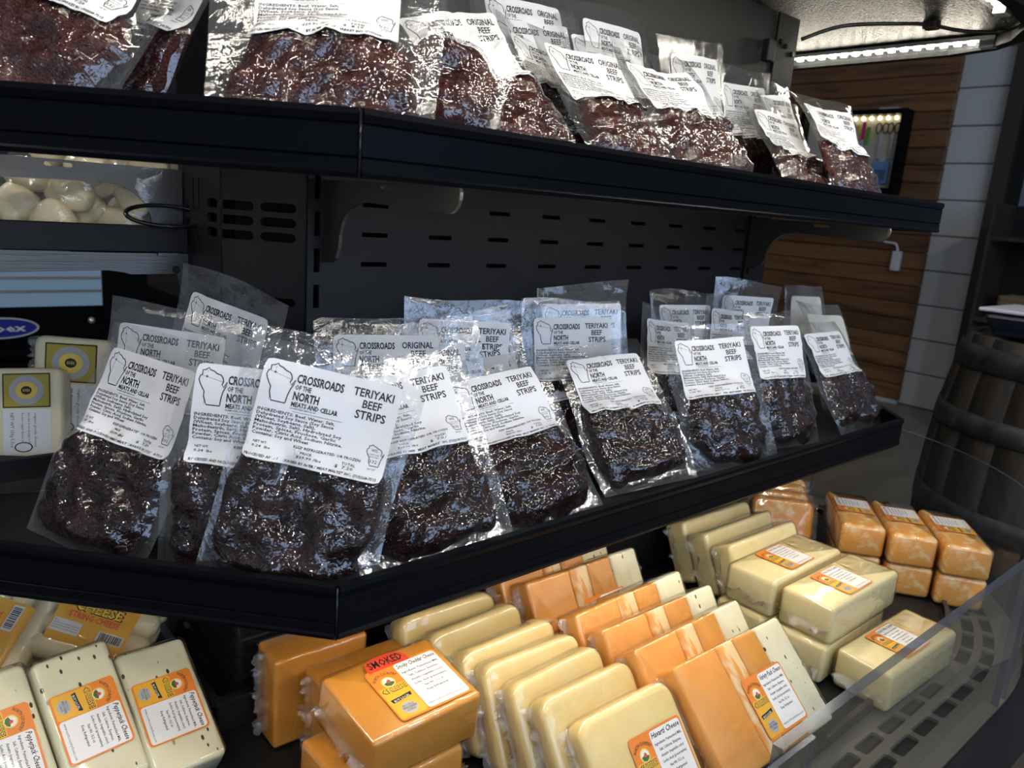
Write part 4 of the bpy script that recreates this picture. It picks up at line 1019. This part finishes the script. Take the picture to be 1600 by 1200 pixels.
for i, (cname, y, dz) in enumerate((('green', 2.315, -.02), ('pink', 2.345, .01), ('yellow', 2.385, -.01), ('green', 2.425, .01), ('pink', 2.46, -.02))):
    k = tag(empty('knife', (4.79, y, 1.49 + dz)), ('green', 'pink', 'yellow', 'green', 'pink')[i] + ' handled knife, ' + ('first', 'second', 'third', 'fourth', 'fifth')[i] + ' from the right in the lit case', 'knife', 'knives in the lit wall case')
    box('handle', (-.006, -.011, .06), (.006, .011, .165), HM[cname], k, .004)
    mk('blade', [(-.001, -.009, .06), (-.001, .009, .06), (-.001, .006, -.08), (-.001, -.009, -.10), (.001, -.009, .06), (.001, .009, .06), (.001, .006, -.08), (.001, -.009, -.10)], [(0, 1, 2, 3), (7, 6, 5, 4), (0, 4, 5, 1), (1, 5, 6, 2), (2, 6, 7, 3), (3, 7, 4, 0)], M['clear_grey'], k)
for i, y in enumerate((2.165, 2.235)):
    s_ = tag(empty('kitchen_shears', (4.79, y, 1.52)), ('rightmost' if i == 0 else 'left of the two') + ' black handled kitchen shears in the lit case', 'scissors', 'shears in the lit wall case')
    for sx in (-1, 1):
        tube('finger_loop', [(0, sx * .020 + .016 * math.cos(t), .105 + .030 * math.sin(t)) for t in [2 * PI * q / 16 for q in range(16)]], .0045, M['dark_frame'], s_, 6, True)
        tube('blade', [(0, sx * .010, .080), (0, 0, .04), (0, -sx * .008, -.07)], [.005, .007, .002], M['clear_grey'], s_, 6)
BLUE = simple('blue_card', (.16, .30, .62), .4)
for i, (y, z) in enumerate(((2.16, 1.305), (2.29, 1.305))):
    b_ = tag(empty('knife_pack', (4.80, y, z)), ('right' if i == 0 else 'left') + ' blue carded knife pack below the shears', 'package', 'blue packs in the lit case')
    box('card', (-.004, 0, 0), (.004, .095, .13), BLUE, b_, .002); box('blister', (-.018, .012, .012), (-.004, .083, .085), M['acrylic'], b_, .004); box('slot_tab', (-.003, .03, .13), (.003, .065, .145), M['clear_grey'], b_)
pl = tag(empty('plug_adapter', (4.845, 2.0, .80)), 'small white plug-in device with a cord on the cedar wall', 'adapter')
box('body', (-.04, 0, 0), (0, .055, .12), M['white_plastic'], pl, .01); tube('cord', spline([(-.02, .03, .12), (-.02, .05, .16), (-.02, .12, .17), (-.02, .13, .22)]), .008, M['white_plastic'], pl, 6)
bm = bmesh.new(); bmesh.ops.create_uvsphere(bm, u_segments=10, v_segments=6, radius=.025, matrix=Matrix.Translation((-.02, .12, .245))); from_bm('bulb', bm, M['white_plastic'], pl, True)

# barrel with a food tray on top
BX, BY, BH = 2.06, .385, .805
ba = tag(empty('oak_barrel', (BX, BY, 0)), 'weathered oak barrel with dark iron hoops beside the merchandiser', 'barrel')
def br(z): t = (z / BH - .5) * 2; return .268 + .045 * (1 - t * t)
ns = 20
for k in range(ns):
    V = []; F = []; a0 = 2 * PI * k / ns + .006; a1 = 2 * PI * (k + 1) / ns - .006; nz = 12; rnd = random.Random(k).uniform(-.0025, .0025)
    for j in range(nz + 1):
        z = BH * j / nz; r = br(z) + rnd
        for rr in (r, r - .022):
            for a in (a0, (a0 + a1) / 2, a1): V.append((rr * math.cos(a), rr * math.sin(a), z))
    for j in range(nz):
        o = j * 6; q = o + 6
        F += [(o, o + 1, q + 1, q), (o + 1, o + 2, q + 2, q + 1), (o + 3, q + 3, q + 4, o + 4), (o + 4, q + 4, q + 5, o + 5), (o, q, q + 3, o + 3), (o + 2, o + 5, q + 5, q + 2)]
    o = nz * 6; F += [(o, o + 1, o + 4, o + 3), (o + 1, o + 2, o + 5, o + 4)]
    mk('stave', V, F, M['oak'], ba, True)
bm = bmesh.new(); bmesh.ops.create_cone(bm, cap_ends=True, segments=40, radius1=.252, radius2=.252, depth=.02, matrix=Matrix.Translation((0, 0, BH - .018))); from_bm('head', bm, M['oak'], ba)
for z0, z1 in ((.735, .785), (.60, .645), (.40, .45), (.16, .205), (.02, .07)):
    V = []; F = []; n = 48
    for i in range(n):
        a = 2 * PI * i / n
        for r, z in ((br(z0) + .004, z0), (br(z1) + .004, z1), (br(z1) - .001, z1), (br(z0) - .001, z0)): V.append((r * math.cos(a), r * math.sin(a), z))
    for i in range(n):
        o = i * 4; q = ((i + 1) % n) * 4
        for j in range(4): F.append((o + j, q + j, q + (j + 1) % 4, o + (j + 1) % 4))
    mk('hoop', V, F, M['hoop'], ba, True)
ft = tag(empty('food_container', (2.00, .485, BH + .0005)), 'black plastic container with a clear lid on the barrel', 'container')
bm = bmesh.new(); box_bm(bm, (-.11, -.16, 0), (.11, .105, .052), .012)
for v in bm.verts:
    if v.co.z < .02: v.co.x *= .86; v.co.y = (v.co.y + .0275) * .88 - .0275
from_bm('tub', bm, simple('navy_black_plastic', (.012, .018, .03), .35), ft)
box('lid', (-.118, -.168, .052), (.118, .113, .060), M['white_plastic'], ft, .003)
sf = tag(empty('back_shelf', (4.3, 1.05, 0)), 'dim wooden shelf unit behind the barrel by the doorway', 'shelf')
box('side_board', (0, .33, 0), (.30, .345, 1.20), M['oak'], sf); box('shelf_board', (0, -.6, .62), (.30, .33, .64), M['oak'], sf); box('shelf_board', (0, -.6, 1.02), (.30, .33, 1.04), M['oak'], sf); box('back_board', (.29, -.6, 0), (.30, .33, 1.2), M['void'], sf)
wk = tag(empty('wicker_basket', (4.45, 1.20, .6405)), 'small wicker basket on the dim shelf', 'basket')
WM = simple('wicker', (.22, .15, .07), .7)
for j in range(5): plate('weave_band', rrect(0, 0, .20, .22, .02), [rrect(0, 0, .18, .20, .02)], j * .024, j * .024 + .020, WM, wk)
box('bottom', (-.09, -.10, 0), (.09, .10, .01), WM, wk)

# ------------------------------------------------------------------ chest freezer far left
fz = tag(empty('glass_freezer', (.1, 3.0, 0)), 'black freezer case with louvred front and blue lit glass at the far left', 'freezer')
box('body', (-1.2, .02, 0), (.90, .9, .56), M['rail'], fz); box('glass_front', (-1.2, .0, .553), (.60, .03, .70), M['freezer_light'], fz)
for z in (.60, .645): box('shelf_edge', (-1.2, -.006, z), (.60, .0, z + .010), M['steel_edge'], fz)
box('corner_post', (.60, -.01, .5), (.75, .05, .80), M['rail'], fz); box('header', (-1.2, -.01, .70), (.9, .4, .85), M['rail'], fz)
for k in range(8): 
    o = box('louver', (-1.2, -.025, 0), (.88, .012, .022), M['rail'], fz, .004); o.location = (0, 0, .395 - k * .042); o.rotation_euler = (math.radians(25), 0, 0)
bg = tag(empty('oval_badge', (.385, 2.995, .485)), 'blue oval badge on the black freezer front', 'badge')
BB = simple('badge_blue', (.02, .035, .30), .3); NV = M['white_plastic']
ovl = [(.115 * math.cos(t), .036 * math.sin(t)) for t in [2 * PI * i / 32 for i in range(32)]]
plate('rim', ovl, [[(x * .94, y * .86) for x, y in ovl]], 0, .006, M['clear_grey'], bg, lambda u, v, w: (u, -w, v))
plate('face', [(x * .94, y * .86) for x, y in ovl], [], 0, .004, BB, bg, lambda u, v, w: (u, -w, v))
A = Art(); A.text('Apex', 0.012, -.012, .026, 0, .13, 'c', .02)
V, F, mm = A.data(); mk('print', [(p[0], -.0048, p[1]) for p in V], F, NV, bg)
bm = bmesh.new(); bmesh.ops.create_uvsphere(bm, u_segments=12, v_segments=8, radius=.012); lk = from_bm('lock_button', bm, M['steel_edge'], None, True); lk.location = (.66, 2.988, .502)
tag(lk, 'round silver lock button on the freezer front', 'lock')
